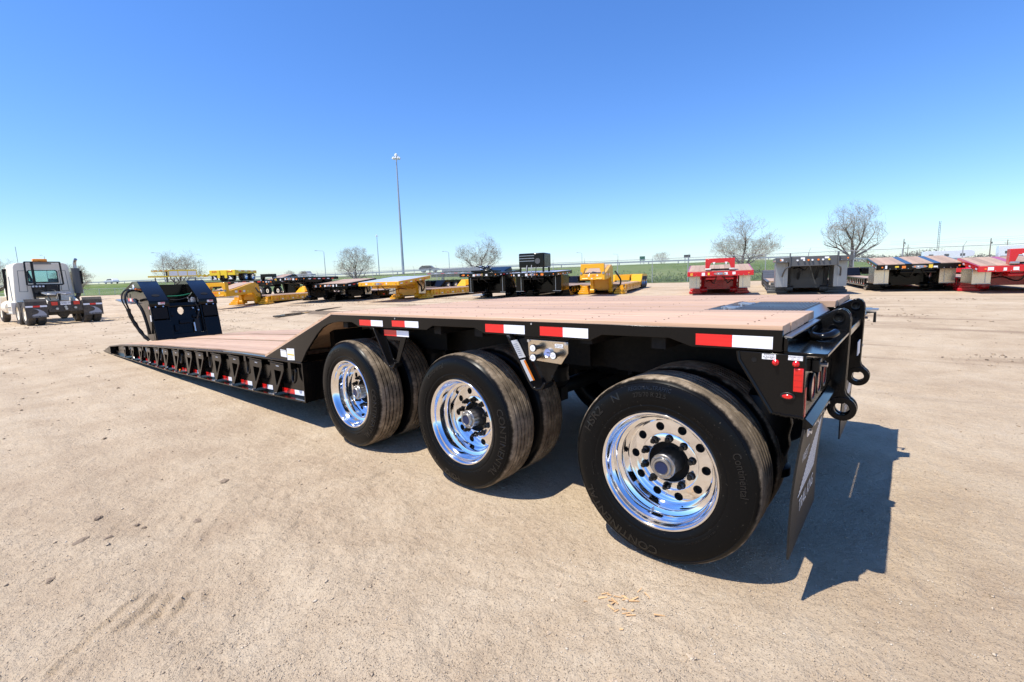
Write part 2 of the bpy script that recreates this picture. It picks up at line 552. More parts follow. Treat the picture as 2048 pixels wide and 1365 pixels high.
def dirt_mat():
    m, nt, b = mat_new('dry_dirt')
    tc = N(nt, 'ShaderNodeTexCoord'); P = tc.outputs['Object']
    big = noise(nt, 0.35, 5, 0.6, P); mid = noise(nt, 2.2, 6, 0.62, P); fine = noise(nt, 26, 6, 0.7, P)
    vf = noise(nt, 150, 4, 0.7, P)
    c = ramp(nt, [(0.34, (0.395, 0.285, 0.185)), (0.50, (0.520, 0.400, 0.268)), (0.64, (0.605, 0.487, 0.342))])
    f = math_(nt, 'ADD', math_(nt, 'MULTIPLY', big.outputs[0], 0.45), math_(nt, 'ADD', math_(nt, 'MULTIPLY', mid.outputs[0], 0.40), math_(nt, 'MULTIPLY', fine.outputs[0], 0.17)))
    nt.links.new(f, c.inputs[0])
    # specks of gravel: pale and dark grains
    vo = N(nt, 'ShaderNodeTexVoronoi'); vo.inputs['Scale'].default_value = 95; nt.links.new(P, vo.inputs['Vector'])
    grain = ramp(nt, [(0.10, 1.0), (0.24, 0.0)]); nt.links.new(vo.outputs['Distance'], grain.inputs[0])
    gcol = ramp(nt, [(0.0, (0.22, 0.17, 0.13)), (0.45, (0.45, 0.37, 0.29)), (0.8, (0.62, 0.56, 0.49)), (1.0, (0.72, 0.67, 0.6))])
    sep = N(nt, 'ShaderNodeSeparateColor'); nt.links.new(vo.outputs['Color'], sep.inputs[0]); nt.links.new(sep.outputs[0], gcol.inputs[0])
    pick = ramp(nt, [(0.42, 0.0), (0.5, 0.9)]); nt.links.new(sep.outputs[1], pick.inputs[0])
    col = mixc(nt, math_(nt, 'MULTIPLY', grain.outputs[0], pick.outputs[0]), c.outputs[0], gcol.outputs[0])
    sp = ramp(nt, [(0.36, 0.42), (0.45, 0.0)]); nt.links.new(vf.outputs[0], sp.inputs[0])
    col = mixc(nt, sp.outputs[0], col, (0.23, 0.17, 0.12))
    # turned damp soil streaks running along the parked row, and the wet rim of the puddle
    sx = N(nt, 'ShaderNodeSeparateXYZ'); nt.links.new(P, sx.inputs[0])
    mp = N(nt, 'ShaderNodeMapping'); mp.inputs['Scale'].default_value = (0.10, 0.9, 0.5); mp.inputs['Rotation'].default_value = (0, 0, 0.25)
    nt.links.new(P, mp.inputs[0])
    st = noise(nt, 1.3, 6, 0.62, mp.outputs[0], 0.4)
    stp = ramp(nt, [(0.54, 0.0), (0.66, 0.75)]); nt.links.new(st.outputs[0], stp.inputs[0])
    fy = ramp(nt, [(0.0, 0.0), (1.0, 1.0)])
    mr = N(nt, 'ShaderNodeMapRange'); nt.links.new(sx.outputs[1], mr.inputs[0]); mr.inputs[1].default_value = 3.5; mr.inputs[2].default_value = 7.0
    col = mixc(nt, math_(nt, 'MULTIPLY', stp.outputs[0], mr.outputs[0]), col, (0.27, 0.19, 0.125))
    vm = N(nt, 'ShaderNodeVectorMath'); vm.operation = 'SUBTRACT'; nt.links.new(P, vm.inputs[0]); vm.inputs[1].default_value = (-19.4, 8.4, 0)
    mp2 = N(nt, 'ShaderNodeMapping'); mp2.inputs['Rotation'].default_value = (0, 0, R(-62)); mp2.inputs['Scale'].default_value = (0.36, 1.5, 0.0)
    mp2.vector_type = 'POINT'
    nt.links.new(vm.outputs[0], mp2.inputs[0])
    ln = N(nt, 'ShaderNodeVectorMath'); ln.operation = 'LENGTH'; nt.links.new(mp2.outputs[0], ln.inputs[0])
    wd = math_(nt, 'ADD', ln.outputs['Value'], math_(nt, 'MULTIPLY', math_(nt, 'SUBTRACT', mid.outputs[0], 0.5), 1.1))
    wet = ramp(nt, [(0.75, 0.8), (1.1, 0.0)]); nt.links.new(wd, wet.inputs[0])
    col = mixc(nt, wet.outputs[0], col, (0.13, 0.095, 0.065))
    nt.links.new(col, b.inputs['Base Color'])
    b.inputs['Roughness'].default_value = 0.95
    b.inputs['Specular IOR Level'].default_value = 0.15
    h = math_(nt, 'ADD', math_(nt, 'MULTIPLY', fine.outputs[0], 0.7), math_(nt, 'ADD', math_(nt, 'MULTIPLY', grain.outputs[0], 0.35), math_(nt, 'MULTIPLY', vf.outputs[0], 0.35)))
    md = noise(nt, 6.5, 4, 0.6, P)
    h = math_(nt, 'ADD', h, math_(nt, 'MULTIPLY', md.outputs[0], 0.9))
    bump(nt, b, h, 1.0, 0.024)
    return m
DIRT = dirt_mat()
gm = np_mesh('ground', co, q, DIRT)
ground = link('ground', gm); struct(ground)

def grass_mat():
    m, nt, b = mat_new('spring_grass')
    tc = N(nt, 'ShaderNodeTexCoord'); P = tc.outputs['Object']
    a = noise(nt, 0.06, 5, 0.6, P); c = noise(nt, 0.5, 6, 0.65, P); d = noise(nt, 4, 5, 0.7, P)
    f = math_(nt, 'ADD', math_(nt, 'MULTIPLY', a.outputs[0], 0.5), math_(nt, 'ADD', math_(nt, 'MULTIPLY', c.outputs[0], 0.3), math_(nt, 'MULTIPLY', d.outputs[0], 0.22)))
    r = ramp(nt, [(0.36, (0.060, 0.105, 0.022)), (0.50, (0.120, 0.170, 0.048)), (0.60, (0.190, 0.215, 0.090)), (0.72, (0.33, 0.30, 0.17))])
    nt.links.new(f, r.inputs[0])
    w = noise(nt, 30, 2, 0.5, P); sp = ramp(nt, [(0.72, 0.0), (0.78, 0.5)]); nt.links.new(w.outputs[0], sp.inputs[0])
    nt.links.new(mixc(nt, sp.outputs[0], r.outputs[0], (0.5, 0.5, 0.42)), b.inputs['Base Color'])
    b.inputs['Roughness'].default_value = 1.0; b.inputs['Specular IOR Level'].default_value = 0.1
    bump(nt, b, d.outputs[0], 1.0, 0.15)
    return m
GRASS = grass_mat()
hx = graded(-2200, -130, 40, 1800, 1.0, 1.08, 120)
hs = np.concatenate([np.array([0.0, .3, .6, 1, 1.4, 1.9, 2.5, 3.2]), np.arange(4, 70, 1.5), np.geomspace(72, 2600, 36)])
HX, HS = np.meshgrid(hx, hs, indexing='ij')
edge = 0.9 * vnoise(HX, HX * 0 + 3, 3.0, 4) + 0.6 * vnoise(HX, HX * 0 + 9, 1.2, 5)
HY = fence_y(HX) + HS - 0.3 + edge * ss(6, 0, HS)
HZ = gz(HX, HY) + 0.02 + 0.05 * ss(0, 1.0, HS) + 0.16 * vnoise(HX, HY, 6, 2) * ss(0.5, 4, HS) + 0.05 * vnoise(HX, HY, 1.4, 3) * ss(0.3, 2, HS)
n1_, n2_ = HX.shape
gi = np.arange(n1_ * n2_).reshape(n1_, n2_)
gq = np.stack([gi[:-1, :-1], gi[1:, :-1], gi[1:, 1:], gi[:-1, 1:]], -1).reshape(-1, 4)
grass = link('grass_field', np_mesh('grass_field', np.stack([HX, HY, HZ], -1).reshape(-1, 3), gq, GRASS)); struct(grass)

# tufts along the fence line and over the near slope: nobody could count them
def tufts():
    v = []; f = []
    rs = np.random.RandomState(5)
    for k in range(9000):
        x = rs.uniform(-75, 22); s = abs(rs.normal(0, 1)) * 9 + rs.uniform(-0.2, 1.0)
        y = float(fence_y(x)) + s
        z = G(x, y) + 0.03
        h = rs.uniform(0.10, 0.34); a = rs.uniform(0, 6.28); w = rs.uniform(0.05, 0.14)
        for j in range(2):
            a2 = a + j * 1.7
            dx, dy = math.cos(a2) * w, math.sin(a2) * w
            lx, ly = rs.uniform(-.1, .1), rs.uniform(-.1, .1)
            o = len(v)
            v += [(x - dx, y - dy, z), (x + dx, y + dy, z), (x + lx, y + ly, z + h)]
            f.append((o, o + 1, o + 2))
    return np.array(v), np.array(f)
tv, tf = tufts()
TUFT = paint('grass_blade', (0.10, 0.16, 0.04), 0.9, dust=0.5, dcol=(0.30, 0.30, 0.13), nscale=0.4)
struct(link('grass_tufts', np_mesh('grass_tufts', tv, tf, TUFT)), 'stuff')

# loose stones over the near yard
def gravel():
    rs = np.random.RandomState(21)
    base = np.array([(1, 0, 0), (-1, 0, 0), (0, 1, 0), (0, -1, 0), (0, 0, 1), (0, 0, -0.6)], float)
    ff = np.array([(0, 2, 4), (2, 1, 4), (1, 3, 4), (3, 0, 4), (2, 0, 5), (1, 2, 5), (3, 1, 5), (0, 3, 5)])
    n = 75000
    d = 0.8 + rs.rand(n) ** 1.5 * 9.0
    a = rs.uniform(R(-100), R(75), n)
    x = CP.x + d * np.sin(a + R(-8)); y = CP.y + d * np.cos(a + R(-8))
    ok = np.ones(n, bool)
    sz = 0.0018 + 0.0034 * rs.rand(n) ** 2 + np.where(rs.rand(n) > 0.988, rs.rand(n) * 0.007, 0)
    z = gz(x, y) + ground_h(x, y)
    V = []; F = []
    ang = rs.uniform(0, 6.28, n)
    st = rs.uniform(0.6, 1.35, (n, 6, 1)); sc = rs.uniform(0.7, 1.4, (n, 1, 3)) * np.array([1, 1, 0.7])
    P = base[None] * st * sc * sz[:, None, None]
    ca, sa = np.cos(ang)[:, None], np.sin(ang)[:, None]
    X = P[:, :, 0] * ca - P[:, :, 1] * sa + x[:, None]
    Y = P[:, :, 0] * sa + P[:, :, 1] * ca + y[:, None]
    Z = P[:, :, 2] + z[:, None] + sz[:, None] * 0.25
    V = np.stack([X, Y, Z], -1).reshape(-1, 3)
    F = (ff[None] + (np.arange(n) * 6)[:, None, None]).reshape(-1, 3)
    return V, F
def stone_mat():
    m, nt, b = mat_new('field_stone')
    tc = N(nt, 'ShaderNodeTexCoord')
    n1 = noise(nt, 9, 2, 0.5, tc.outputs['Object']); n2 = noise(nt, 150, 3, 0.6, tc.outputs['Object'])
    r = ramp(nt, [(0.3, (0.24, 0.175, 0.12)), (0.5, (0.48, 0.37, 0.25)), (0.62, (0.60, 0.51, 0.39)), (0.74, (0.74, 0.68, 0.58))])
    nt.links.new(math_(nt, 'ADD', math_(nt, 'MULTIPLY', n1.outputs[0], 0.6), math_(nt, 'MULTIPLY', n2.outputs[0], 0.4)), r.inputs[0])
    nt.links.new(r.outputs[0], b.inputs['Base Color']); b.inputs['Roughness'].default_value = 0.85
    return m
STONE = stone_mat()
gv, gf = gravel()
struct(link('gravel', np_mesh('gravel', gv, gf, STONE)), 'stuff')

# patches of broken, turned soil further out over the yard
def soil():
    rs = np.random.RandomState(33)
    base = np.array([(1, 0, 0), (-1, 0, 0), (0, 1, 0), (0, -1, 0), (0, 0, 1), (0, 0, -0.6)], float)
    ff = np.array([(0, 2, 4), (2, 1, 4), (1, 3, 4), (3, 0, 4), (2, 0, 5), (1, 2, 5), (3, 1, 5), (0, 3, 5)])
    n = 120000
    x = 4 - rs.rand(n) * 36; y = -2.0 + rs.rand(n) ** 1.3 * 20
    m = np.clip(vnoise(x, y, 1.6, 12) * 2.2 + vnoise(x * 0.35, y, 0.7, 13) * 1.6 - 0.55, 0, 1) + 0.02
    dist = np.hypot(x - CP.x, y - CP.y)
    ok = (rs.rand(n) < m) & (dist > 1.3) & ~((y > -0.1) & (y < 2.8) & (x > -13.6) & (x < 1.0))
    x, y, dist = x[ok], y[ok], dist[ok]; n = len(x)
    sz = (0.004 + 0.010 * rs.rand(n) ** 2.5) * np.clip(dist / 5, 0.5, 2.2)
    z = gz(x, y) + ground_h(x, y)
    ang = rs.uniform(0, 6.28, n)
    P = base[None] * rs.uniform(0.6, 1.35, (n, 6, 1)) * (rs.uniform(0.7, 1.5, (n, 1, 3)) * np.array([1, 1, 0.6])) * sz[:, None, None]
    ca, sa = np.cos(ang)[:, None], np.sin(ang)[:, None]
    V = np.stack([P[:, :, 0] * ca - P[:, :, 1] * sa + x[:, None], P[:, :, 0] * sa + P[:, :, 1] * ca + y[:, None], P[:, :, 2] + z[:, None] + sz[:, None] * 0.2], -1).reshape(-1, 3)
    return V, (ff[None] + (np.arange(n) * 6)[:, None, None]).reshape(-1, 3)
def soil_mat():
    m, nt, b = mat_new('broken_soil'); tc = N(nt, 'ShaderNodeTexCoord')
    n1 = noise(nt, 14, 2, 0.5, tc.outputs['Object'])
    r = ramp(nt, [(0.35, (0.20, 0.14, 0.09)), (0.55, (0.36, 0.265, 0.17)), (0.7, (0.48, 0.37, 0.25))])
    nt.links.new(n1.outputs[0], r.inputs[0]); nt.links.new(r.outputs[0], b.inputs['Base Color']); b.inputs['Roughness'].default_value = 0.95
    return m
sv, sf = soil()
struct(link('broken_soil', np_mesh('broken_soil', sv, sf, soil_mat())), 'stuff')

def GH(x, y):
    return float(gz(x, y) + ground_h(np.array([x]), np.array([y]))[0])

# dirt clods and stones one can point at
CLOD = paint('dark_clod', (0.20, 0.145, 0.098), 0.95, dust=0.9, dcol=(0.40, 0.31, 0.21), nscale=40)  # clods coloured darker than the dirt around them
def lump(name, mat, x, y, r, flat=0.6, seed=0, rz=0.0, el=1.0):
    rs = random.Random(seed)
    bm = bmesh.new(); bmesh.ops.create_icosphere(bm, subdivisions=3, radius=1.0)
    from mathutils import noise as mn
    for v in bm.verts:
        k = 1 + 0.5 * mn.noise(v.co * 1.7 + Vector((seed, 0, 0))) + 0.35 * mn.noise(v.co * 4.5 + Vector((0, seed, 0)))
        v.co = Vector((v.co.x * r * k * el, v.co.y * r * k, v.co.z * r * flat * k))
    me = bpy.data.meshes.new(name); bm.to_mesh(me); bm.free()
    me.materials.append(mat)
    o = link(name, me); o.location = (x, y, GH(x, y) + r * flat * 0.35); o.rotation_euler = (0, 0, rz)
    return o
# ------------------------------------------------------------------ the near lowboy trailer
TR = tag(empty('lowboy_trailer', (0, 0, 0)), 'long black lowboy trailer with new wooden deck and three chrome-wheeled axles in the foreground', 'trailer')

def zr(x):
    return 1.149 + (x + 2.936) * 0.00927
TX = [-13.42, -12.628, -11.589, -9.186, -7.458, -6.146, -5.119, -4.421, -3.4]
TZ = [0.02, 0.189, 0.283, 0.437, 0.524, 0.591, 0.634, 0.651, 0.676]
BX = [-13.4, -12.501, -10.873, -9.378, -8.162, -6.697, -5.737, -4.94, -4.145, -3.4]
BZ = [0.010, 0.014, 0.040, 0.064, 0.088, 0.148, 0.178, 0.207, 0.243, 0.276]
def top(x): return float(np.interp(x, TX, TZ))
def bot(x): return float(np.interp(x, BX, BZ))

def strip(x0, x1, y0, y1, fz, th, n=12):
    """a board that follows the cambered deck; th may be a function giving its lower side"""
    mb = MB(); vs = []
    for i in range(n + 1):
        x = x0 + (x1 - x0) * i / n
        z = fz(x); zl = th(x) if callable(th) else z - th
        vs += [(x, y0, z), (x, y1, z), (x, y1, zl), (x, y0, zl)]
    fs = [(0, 1, 2, 3), tuple(4 * n + k for k in (3, 2, 1, 0))]
    for i in range(n):
        for k in range(4):
            j = (k + 1) % 4
            fs.append((4 * i + k, 4 * (i + 1) + k, 4 * (i + 1) + j, 4 * i + j))
    return mb.add(vs, fs)

def inset(poly, d):
    n = len(poly)
    ar = sum(poly[i][0] * poly[(i + 1) % n][1] - poly[(i + 1) % n][0] * poly[i][1] for i in range(n))
    sg = 1 if ar > 0 else -1
    out = []
    for i in range(n):
        p0, p1, p2 = Vector(poly[i - 1]), Vector(poly[i]), Vector(poly[(i + 1) % n])
        a = (p1 - p0).normalized(); b = (p2 - p1).normalized()
        na = Vector((-a.y, a.x)) * sg; nb = Vector((-b.y, b.x)) * sg
        m = (na + nb); m = m / max(0.25, m.dot(na))
        out.append(tuple(p1 + m * d))
    return out

# --- rear deck: planks, side rails, frame
rd = B('rear_deck', DARK, TR, -2.9, 0.47, 0.79, 0.83, 0.78, 1.115)
B('frame_beam', DARK, rd, -3.4, 0.47, 1.76, 1.80, 0.78, 1.115)
for i in range(9):
    x = -2.85 + i * 0.4
    B('crossmember', DARK, rd, x, x + 0.07, 0.06, 2.54, zr(x) - 0.115, zr(x) - 0.026)
DZ = 0.019
def deck_planks(edges, x0, x1, ramp=True, jit=0.004):
    for a, b_ in zip(edges[:-1], edges[1:]):
        xa, xb = x0, x1 + rnd.uniform(-jit, jit)
        dz = rnd.uniform(-0.002, 0.0015)
        MB().slab((xa, zr(xa) + DZ + dz), (xb, zr(xb) + DZ + dz), a + 0.0025, b_ - 0.0025, 0.041).build('plank', WOOD, rd, bevel=0.002, seg=1)
near_e = [0.003, 0.166, 0.325, 0.487, 0.642, 0.80]
mid_e = [0.852, 1.04, 1.23, 1.42, 1.608]
far_e = [1.66, 1.82, 1.975, 2.13, 2.285, 2.44, 2.597]
deck_planks(near_e, -2.945, 0.516)
deck_planks(mid_e, -2.945, -0.05, jit=0.0)
deck_planks(far_e, -2.945, 0.516)
for y0, y1, cuts in ((0.801, 0.851, [(-1.97, -1.77), (-0.86, -0.72)]), (1.609, 1.659, [(-1.95, -1.80), (-1.15, -0.98), (-0.45, -0.33)])):
    xs = [-2.945] + [c for k in cuts for c in k] + [-0.05]
    for i in range(0, len(xs), 2):
        MB().slab((xs[i], zr(xs[i]) + DZ - 0.001), (xs[i + 1], zr(xs[i + 1]) + DZ - 0.001), y0 + .001, y1 - .001, 0.04).build('filler_plank', WOOD, rd)
scr = MB()
for i in range(9):
    x = -2.815 + i * 0.4
    for ed in (near_e, mid_e, far_e):
        if ed is mid_e and x > -0.1: continue
        for a, b_ in zip(ed[:-1], ed[1:]):
            for f in (0.22, 0.78):
                xx = x + rnd.uniform(-.012, .012); yy = a + (b_ - a) * f
                scr.lathe([(0.0, 0.0008), (0.0038, 0.0006), (0.0042, -0.002)], (xx, yy, zr(xx) + DZ + 0.0005), 'z', 8)
o = scr.build('deck_screws', SCREW, rd); o['kind'] = 'stuff'
# sloping planks down to the well
allp = near_e[:-1] + [0.80, 0.96, 1.13, 1.30, 1.47, 1.66] + far_e[1:]
for a, b_ in zip(allp[:-1], allp[1:]):
    MB().slab((-4.405, 0.672), (-2.949, zr(-2.94) + DZ), a + 0.002, b_ - 0.002, 0.035).build('ramp_plank', WOOD, rd)
# stop angle and tread plate over the middle of the tail
B('stop_angle', STEEL, rd, -0.047, -0.040, 0.80, 1.66, 1.11, 1.190)
MB().slab((-0.038, 1.172), (0.10, 1.174), 0.802, 1.657, 0.012).build('hinge_plate', SATINALU, rd)
tp = MB().slab((0.06, 1.183), (0.44, 1.186), 0.806, 1.653, 0.008).build('tread_plate', GREY, rd)
for i in range(19):
    x = 0.072 + i * 0.0195
    MB().slab((x, 1.1905 + i * 0.00015), (x + 0.009, 1.1905 + i * 0.00015), 0.812, 1.648, 0.008).build('grip_bar', GREY, rd, bevel=0.0015, seg=1)
MB().slab((0.444, 1.186), (0.49, 1.140), 0.81, 1.65, 0.01).build('tail_lip', STEEL, rd)
for y in (0.98, 1.06, 1.36, 1.44):
    mb = MB().cyl((0.02, y, 1.174), (0.02, y, 1.200), 0.018, 10)
    mb.box(0.0, 0.085, y - 0.012, y + 0.012, 1.190, 1.198)
    mb.build('latch', ZINC, rd)

# near side rail: one cut plate with wheel arches and the slope down to the well
rail_poly = [(-4.424, 0.641), (-2.936, 1.149), (0.517, 1.181), (0.517, 1.095), (0.16, 1.092), (0.06, 1.124), (-0.288, 1.119),
             (-0.361, 1.085), (-1.109, 1.083), (-1.188, 1.114), (-1.599, 1.109), (-1.66, 1.078), (-2.509, 1.062), (-2.611, 1.096),
             (-2.80, 1.093), (-2.928, 1.078), (-3.025, 1.056), (-3.11, 1.025), (-3.21, 0.965), (-3.32, 0.885), (-3.45, 0.785), (-3.572, 0.664)]
sr = MB().prism(rail_poly, 'y', 0.0, 0.022).build('side_rail', BLACK, TR, bevel=0.0025)
MB().prism(rail_poly, 'y', 2.578, 2.60).build('side_rail', BLACK, TR)
MB().tube([(-4.42, 0.0, 0.642), (-4.1, 0.0, 0.650), (-3.8, 0.0, 0.657), (-3.575, 0.0, 0.663)], 0.006, 6).build('weld_bead', BLACK, sr)
for x in (-2.015, -0.735):
    MB().cyl((x, 0.0, zr(x) - 0.012), (x, -0.004, zr(x) - 0.012), 0.006, 8).build('bolt', ZINC, sr)
def tape_pair(x0, xm, x1, z0, z1, y, par, dz=0.0):
    MB().prism([(x0, z0), (xm - .001, z0 + dz * .5), (xm - .001, z1 + dz * .5), (x0, z1)], 'y', y - 0.0015, y).build('red_tape', TAPER, par)
    MB().prism([(xm, z0 + dz * .5), (x1, z0 + dz), (x1, z1 + dz), (xm, z1 + dz * .5)], 'y', y - 0.0015, y).build('white_tape', TAPEW, par)
tape_pair(-2.495, -2.332, -2.175, 1.076, 1.121, -0.0005, sr, 0.003)
tape_pair(-2.056, -1.899, -1.745, 1.085, 1.130, -0.0005, sr, 0.003)
tape_pair(-1.095, -0.943, -0.785, 1.093, 1.143, -0.0005, sr, 0.002)
tape_pair(-0.676, -0.522, -0.366, 1.095, 1.146, -0.0005, sr, 0.001)
tape_pair(0.181, 0.332, 0.484, 1.102, 1.152, -0.0005, sr, 0.002)

# dark shade panels added above the wheels so the arches read black
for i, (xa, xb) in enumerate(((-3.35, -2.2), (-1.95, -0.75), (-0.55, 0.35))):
    B('arch_shade_panel', DARK, TR, xa, xb, 0.66, 0.68, 0.80, 1.12)
# bolts on the rear shade panel
for x, z in ((0.14, 1.03), (0.26, 1.025)):
    MB().cyl((x, 0.66, z), (x, 0.645, z), 0.012, 8).build('bolt', ZINC, TR)

# --- hanger brackets under the rail
def rounded_v(xl, xr, zt, xb, zb, rb):
    return [(xl, zt), (xb - rb, zb + rb * 0.75), (xb - rb * 0.55, zb + rb * 0.2), (xb, zb), (xb + rb * 0.6, zb + rb * 0.2), (xb + rb * 1.05, zb + rb * 0.8), (xr, zt)]
def lip(o, t=0.014):
    i_ = inset(o, t)
    return o[:6] + i_[:6][::-1]
o1 = rounded_v(-2.305, -1.893, 1.068, -2.09, 0.762, 0.055)
hb1 = MB().prism(lip(o1), 'y', -0.012, 0.060).build('hanger_bracket', BLACK, TR, bevel=0.003)
cx1, cz1 = -2.097, 0.93
hole = [(cx1 - 0.085, cz1 + 0.045), (cx1 - 0.025, cz1 - 0.095), (cx1 - 0.012, cz1 - 0.105), (cx1, cz1 - 0.108), (cx1 + 0.012, cz1 - 0.105), (cx1 + 0.025, cz1 - 0.095), (cx1 + 0.085, cz1 + 0.045)]
MB().ring(inset(o1, 0.010), hole, 'y', 0.030, 0.042).build('gusset_plate', BLACK, hb1, bevel=0.002)
tape_pair(-2.205, -2.045, -1.90, 1.006, 1.050, 0.0285, hb1, 0.004)
o2 = rounded_v(-0.898, -0.488, 1.088, -0.682, 0.782, 0.060)
hb2 = MB().prism(lip(o2), 'y', -0.038, 0.060).build('control_bracket', BLACK, TR, bevel=0.003)
MB().prism(inset(o2, 0.010), 'y', 0.030, 0.042).build('gusset_plate', BLACK, hb2)
MB().cyl((-0.62, 0.0285, 0.862), (-0.62, 0.034, 0.862), 0.008, 12).build('drain_hole', DARK, hb2)
cpan = MB().prism([(-0.775, 1.066), (-0.500, 1.066), (-0.500, 1.005), (-0.546, 0.94), (-0.768, 0.948)], 'y', 0.012, 0.020).build('control_panel', SATINALU, hb2, bevel=0.0015)
for x, z in ((-0.765, 1.058), (-0.511, 1.056)):
    MB().cyl((x, 0.013, z), (x, 0.004, z), 0.009, 10).build('bolt', ZINC, hb2)
for x, z in ((-0.700, 1.026), (-0.700, 0.972), (-0.563, 0.995)):
    k = MB().cyl((x, 0.013, z), (x, -0.028, z), 0.013, 16)
    k.cyl((x, -0.027, z), (x, -0.040, z), 0.0215, 20)
    k.build('pull_knob', PLASTIC, hb2)
    t = MB().cyl((x, -0.040, z), (x, -0.0415, z), 0.0185, 20); t.build('knob_label', WHITE, hb2)
    tx = MB()
    text_on(tx, 'LIFT\nAXLE' if z > 1 else 'RIDE\nHEIGHT' if x < -0.6 else 'MANUAL\nDUMP', 0.0085, (x, -0.0415, z), (1, 0, 0), (0, 0, 1), (0, -1, 0), lift=0.0004)
    tx.build('knob_lettering', GREYINK, hb2)
g = MB().lathe([(0.0, 0.0), (0.022, 0.0), (0.026, -0.004), (0.026, 0.012)], (-0.628, 0.002, 1.000), 'y', 24)
g.build('gauge', ZINC, hb2)
MB().cyl((-0.628, 0.0015, 1.0), (-0.628, 0.000, 1.0), 0.021, 24).build('gauge_dial', BLABEL, hb2)
MB().box(-0.632, -0.612, -0.0015, -0.0005, 1.000, 1.003).build('gauge_needle', INK, hb2)
B('panel_label', WHITE, hb2, -0.585, -0.530, 0.0105, 0.0115, 1.030, 1.052)
tx = MB(); text_on(tx, 'MANUAL\nDUMP VALVE', 0.010, (-0.5575, 0.0105, 1.041), (1, 0, 0), (0, 0, 1), (0, -1, 0), lift=0.0004); tx.build('panel_lettering', INK, hb2)
# stickers on the inner face of the left lip
def lip_point(t):
    a, b_ = Vector((-0.898 + 0.0155, 1.088)), Vector((-0.682 - 0.060 + 0.0155, 0.782 + 0.045))
    return a.lerp(b_, t)
def lip_sticker(t0, t1, y0, y1, mat, nm, off=0.0012):
    a, b_ = lip_point(t0), lip_point(t1)
    nrm = Vector((0.78, 0.62)).normalized() * off
    a2, b2 = a + nrm, b_ + nrm
    MB().add([(a.x, y0, a.y), (b_.x, y0, b_.y), (b_.x, y1, b_.y), (a.x, y1, a.y), (a2.x, y0, a2.y), (b2.x, y0, b2.y), (b2.x, y1, b2.y), (a2.x, y1, a2.y)],
             [(0, 1, 2, 3), (4, 5, 6, 7), (0, 1, 5, 4), (1, 2, 6, 5), (2, 3, 7, 6), (3, 0, 4, 7)]).build(nm, mat, hb2)
lip_sticker(0.12, 0.50, -0.034, 0.024, WHITE, 'load_sticker')
for i in range(7):
    lip_sticker(0.20 + i * 0.04, 0.212 + i * 0.04, -0.030, 0.004, GREYINK, 'printed_line', 0.0018)
lip_sticker(0.54, 0.99, -0.034, 0.008, WHITE, 'warning_sticker')
lip_sticker(0.56, 0.985, -0.008, 0.008, OLABEL, 'warning_band', 0.0018)

# --- tail: side panel, light panel, platform, hitch ears
tail = B('tail_frame', BLACK, TR, 0.520, 0.535, 0.012, 2.588, 1.095, 1.150, bevel=0.002)
MB().slab((0.519, 1.158), (0.545, 1.156), 0.02, 0.80, 0.006).build('end_angle', STEEL, tail)
MB().slab((0.519, 1.158), (0.545, 1.156), 1.80, 2.58, 0.006).build('end_angle', STEEL, tail)
pp = [(0.355, 1.089), (0.362, 1.052), (0.492, 0.842), (0.600, 0.838), (0.600, 1.086)]
for y0, y1 in ((0.0, 0.016), (2.584, 2.60)):
    sp_ = MB().prism(pp, 'y', y0, y1).build('tail_side_panel', BLACK, TR, bevel=0.002)
    if y0 == 0.0:
        tsp = sp_
MB().tube([(0.355, 0.003, 1.088), (0.361, 0.002, 1.052), (0.43, 0.002, 0.942), (0.490, 0.002, 0.843)], 0.009, 8).build('panel_edge', BLACK, tsp)
wb = MB()
for i in range(26):
    x = 0.495 + 0.104 * i / 25
    wb.lathe([(0, -0.005), (0.006, -0.003), (0.0075, 0), (0.006, 0.003), (0, 0.005)], (x, 0.002, 0.842 - 0.004 * i / 25 + rnd.uniform(-.002, .002)), 'x', 7)
wb.build('weld_bead', BLACK, tsp)
MB().cyl((0.418, 0.0, 1.056), (0.418, -0.0015, 1.056), 0.010, 14).build('bolt_hole', DARK, tsp)
for xa, xb, txt in ((0.447, 0.497, 'REMOTE\nFLASHERS'), (0.540, 0.590, 'STROBE LIGHT')):
    B('switch_label', WHITE, tsp, xa, xb, -0.0015, -0.0002, 1.062 if 'REM' in txt else 1.066, 1.084)
    t = MB(); text_on(t, txt, 0.0095 if 'REM' in txt else 0.0078, ((xa + xb) / 2, -0.0015, 1.0762 if 'REM' in txt else 1.0785), (1, 0, 0), (0, 0, 1), (0, -1, 0), lift=0.0004)
    text_on(t, 'OFF       ON', 0.0055, ((xa + xb) / 2, -0.0015, 1.0655 if 'REM' in txt else 1.0705), (1, 0, 0), (0, 0, 1), (0, -1, 0), lift=0.0004)
    t.build('switch_lettering', INK, tsp)
for x in (0.497, 0.568):
    MB().lathe([(0.013, 0.0), (0.012, -0.006), (0.007, -0.010), (0.0065, -0.020), (0.004, -0.023), (0, -0.0235)], (x, 0.0, 1.052), 'y', 14).build('switch_boot', LENS, tsp)
ref = MB().prism([(0.563, 0.943), (0.596, 0.943), (0.596, 1.037), (0.563, 1.037)], 'y', -0.012, 0.0).build('red_reflector', LENS, tsp, bevel=0.003)
for z in (0.965, 0.99, 1.012):
    B('lens_rib', LENS, tsp, 0.566, 0.593, -0.0135, -0.0121, z, z + 0.002)
ov = [(0.545 + 0.027 * math.cos(t * math.pi / 10), 0.921 + 0.0155 * math.sin(t * math.pi / 10)) for t in range(20)]
MB().prism(ov, 'y', -0.006, 0.0).build('marker_grommet', PLASTIC, tsp, bevel=0.002)
ov2 = [(0.545 + 0.019 * math.cos(t * math.pi / 10), 0.920 + 0.009 * math.sin(t * math.pi / 10)) for t in range(20)]
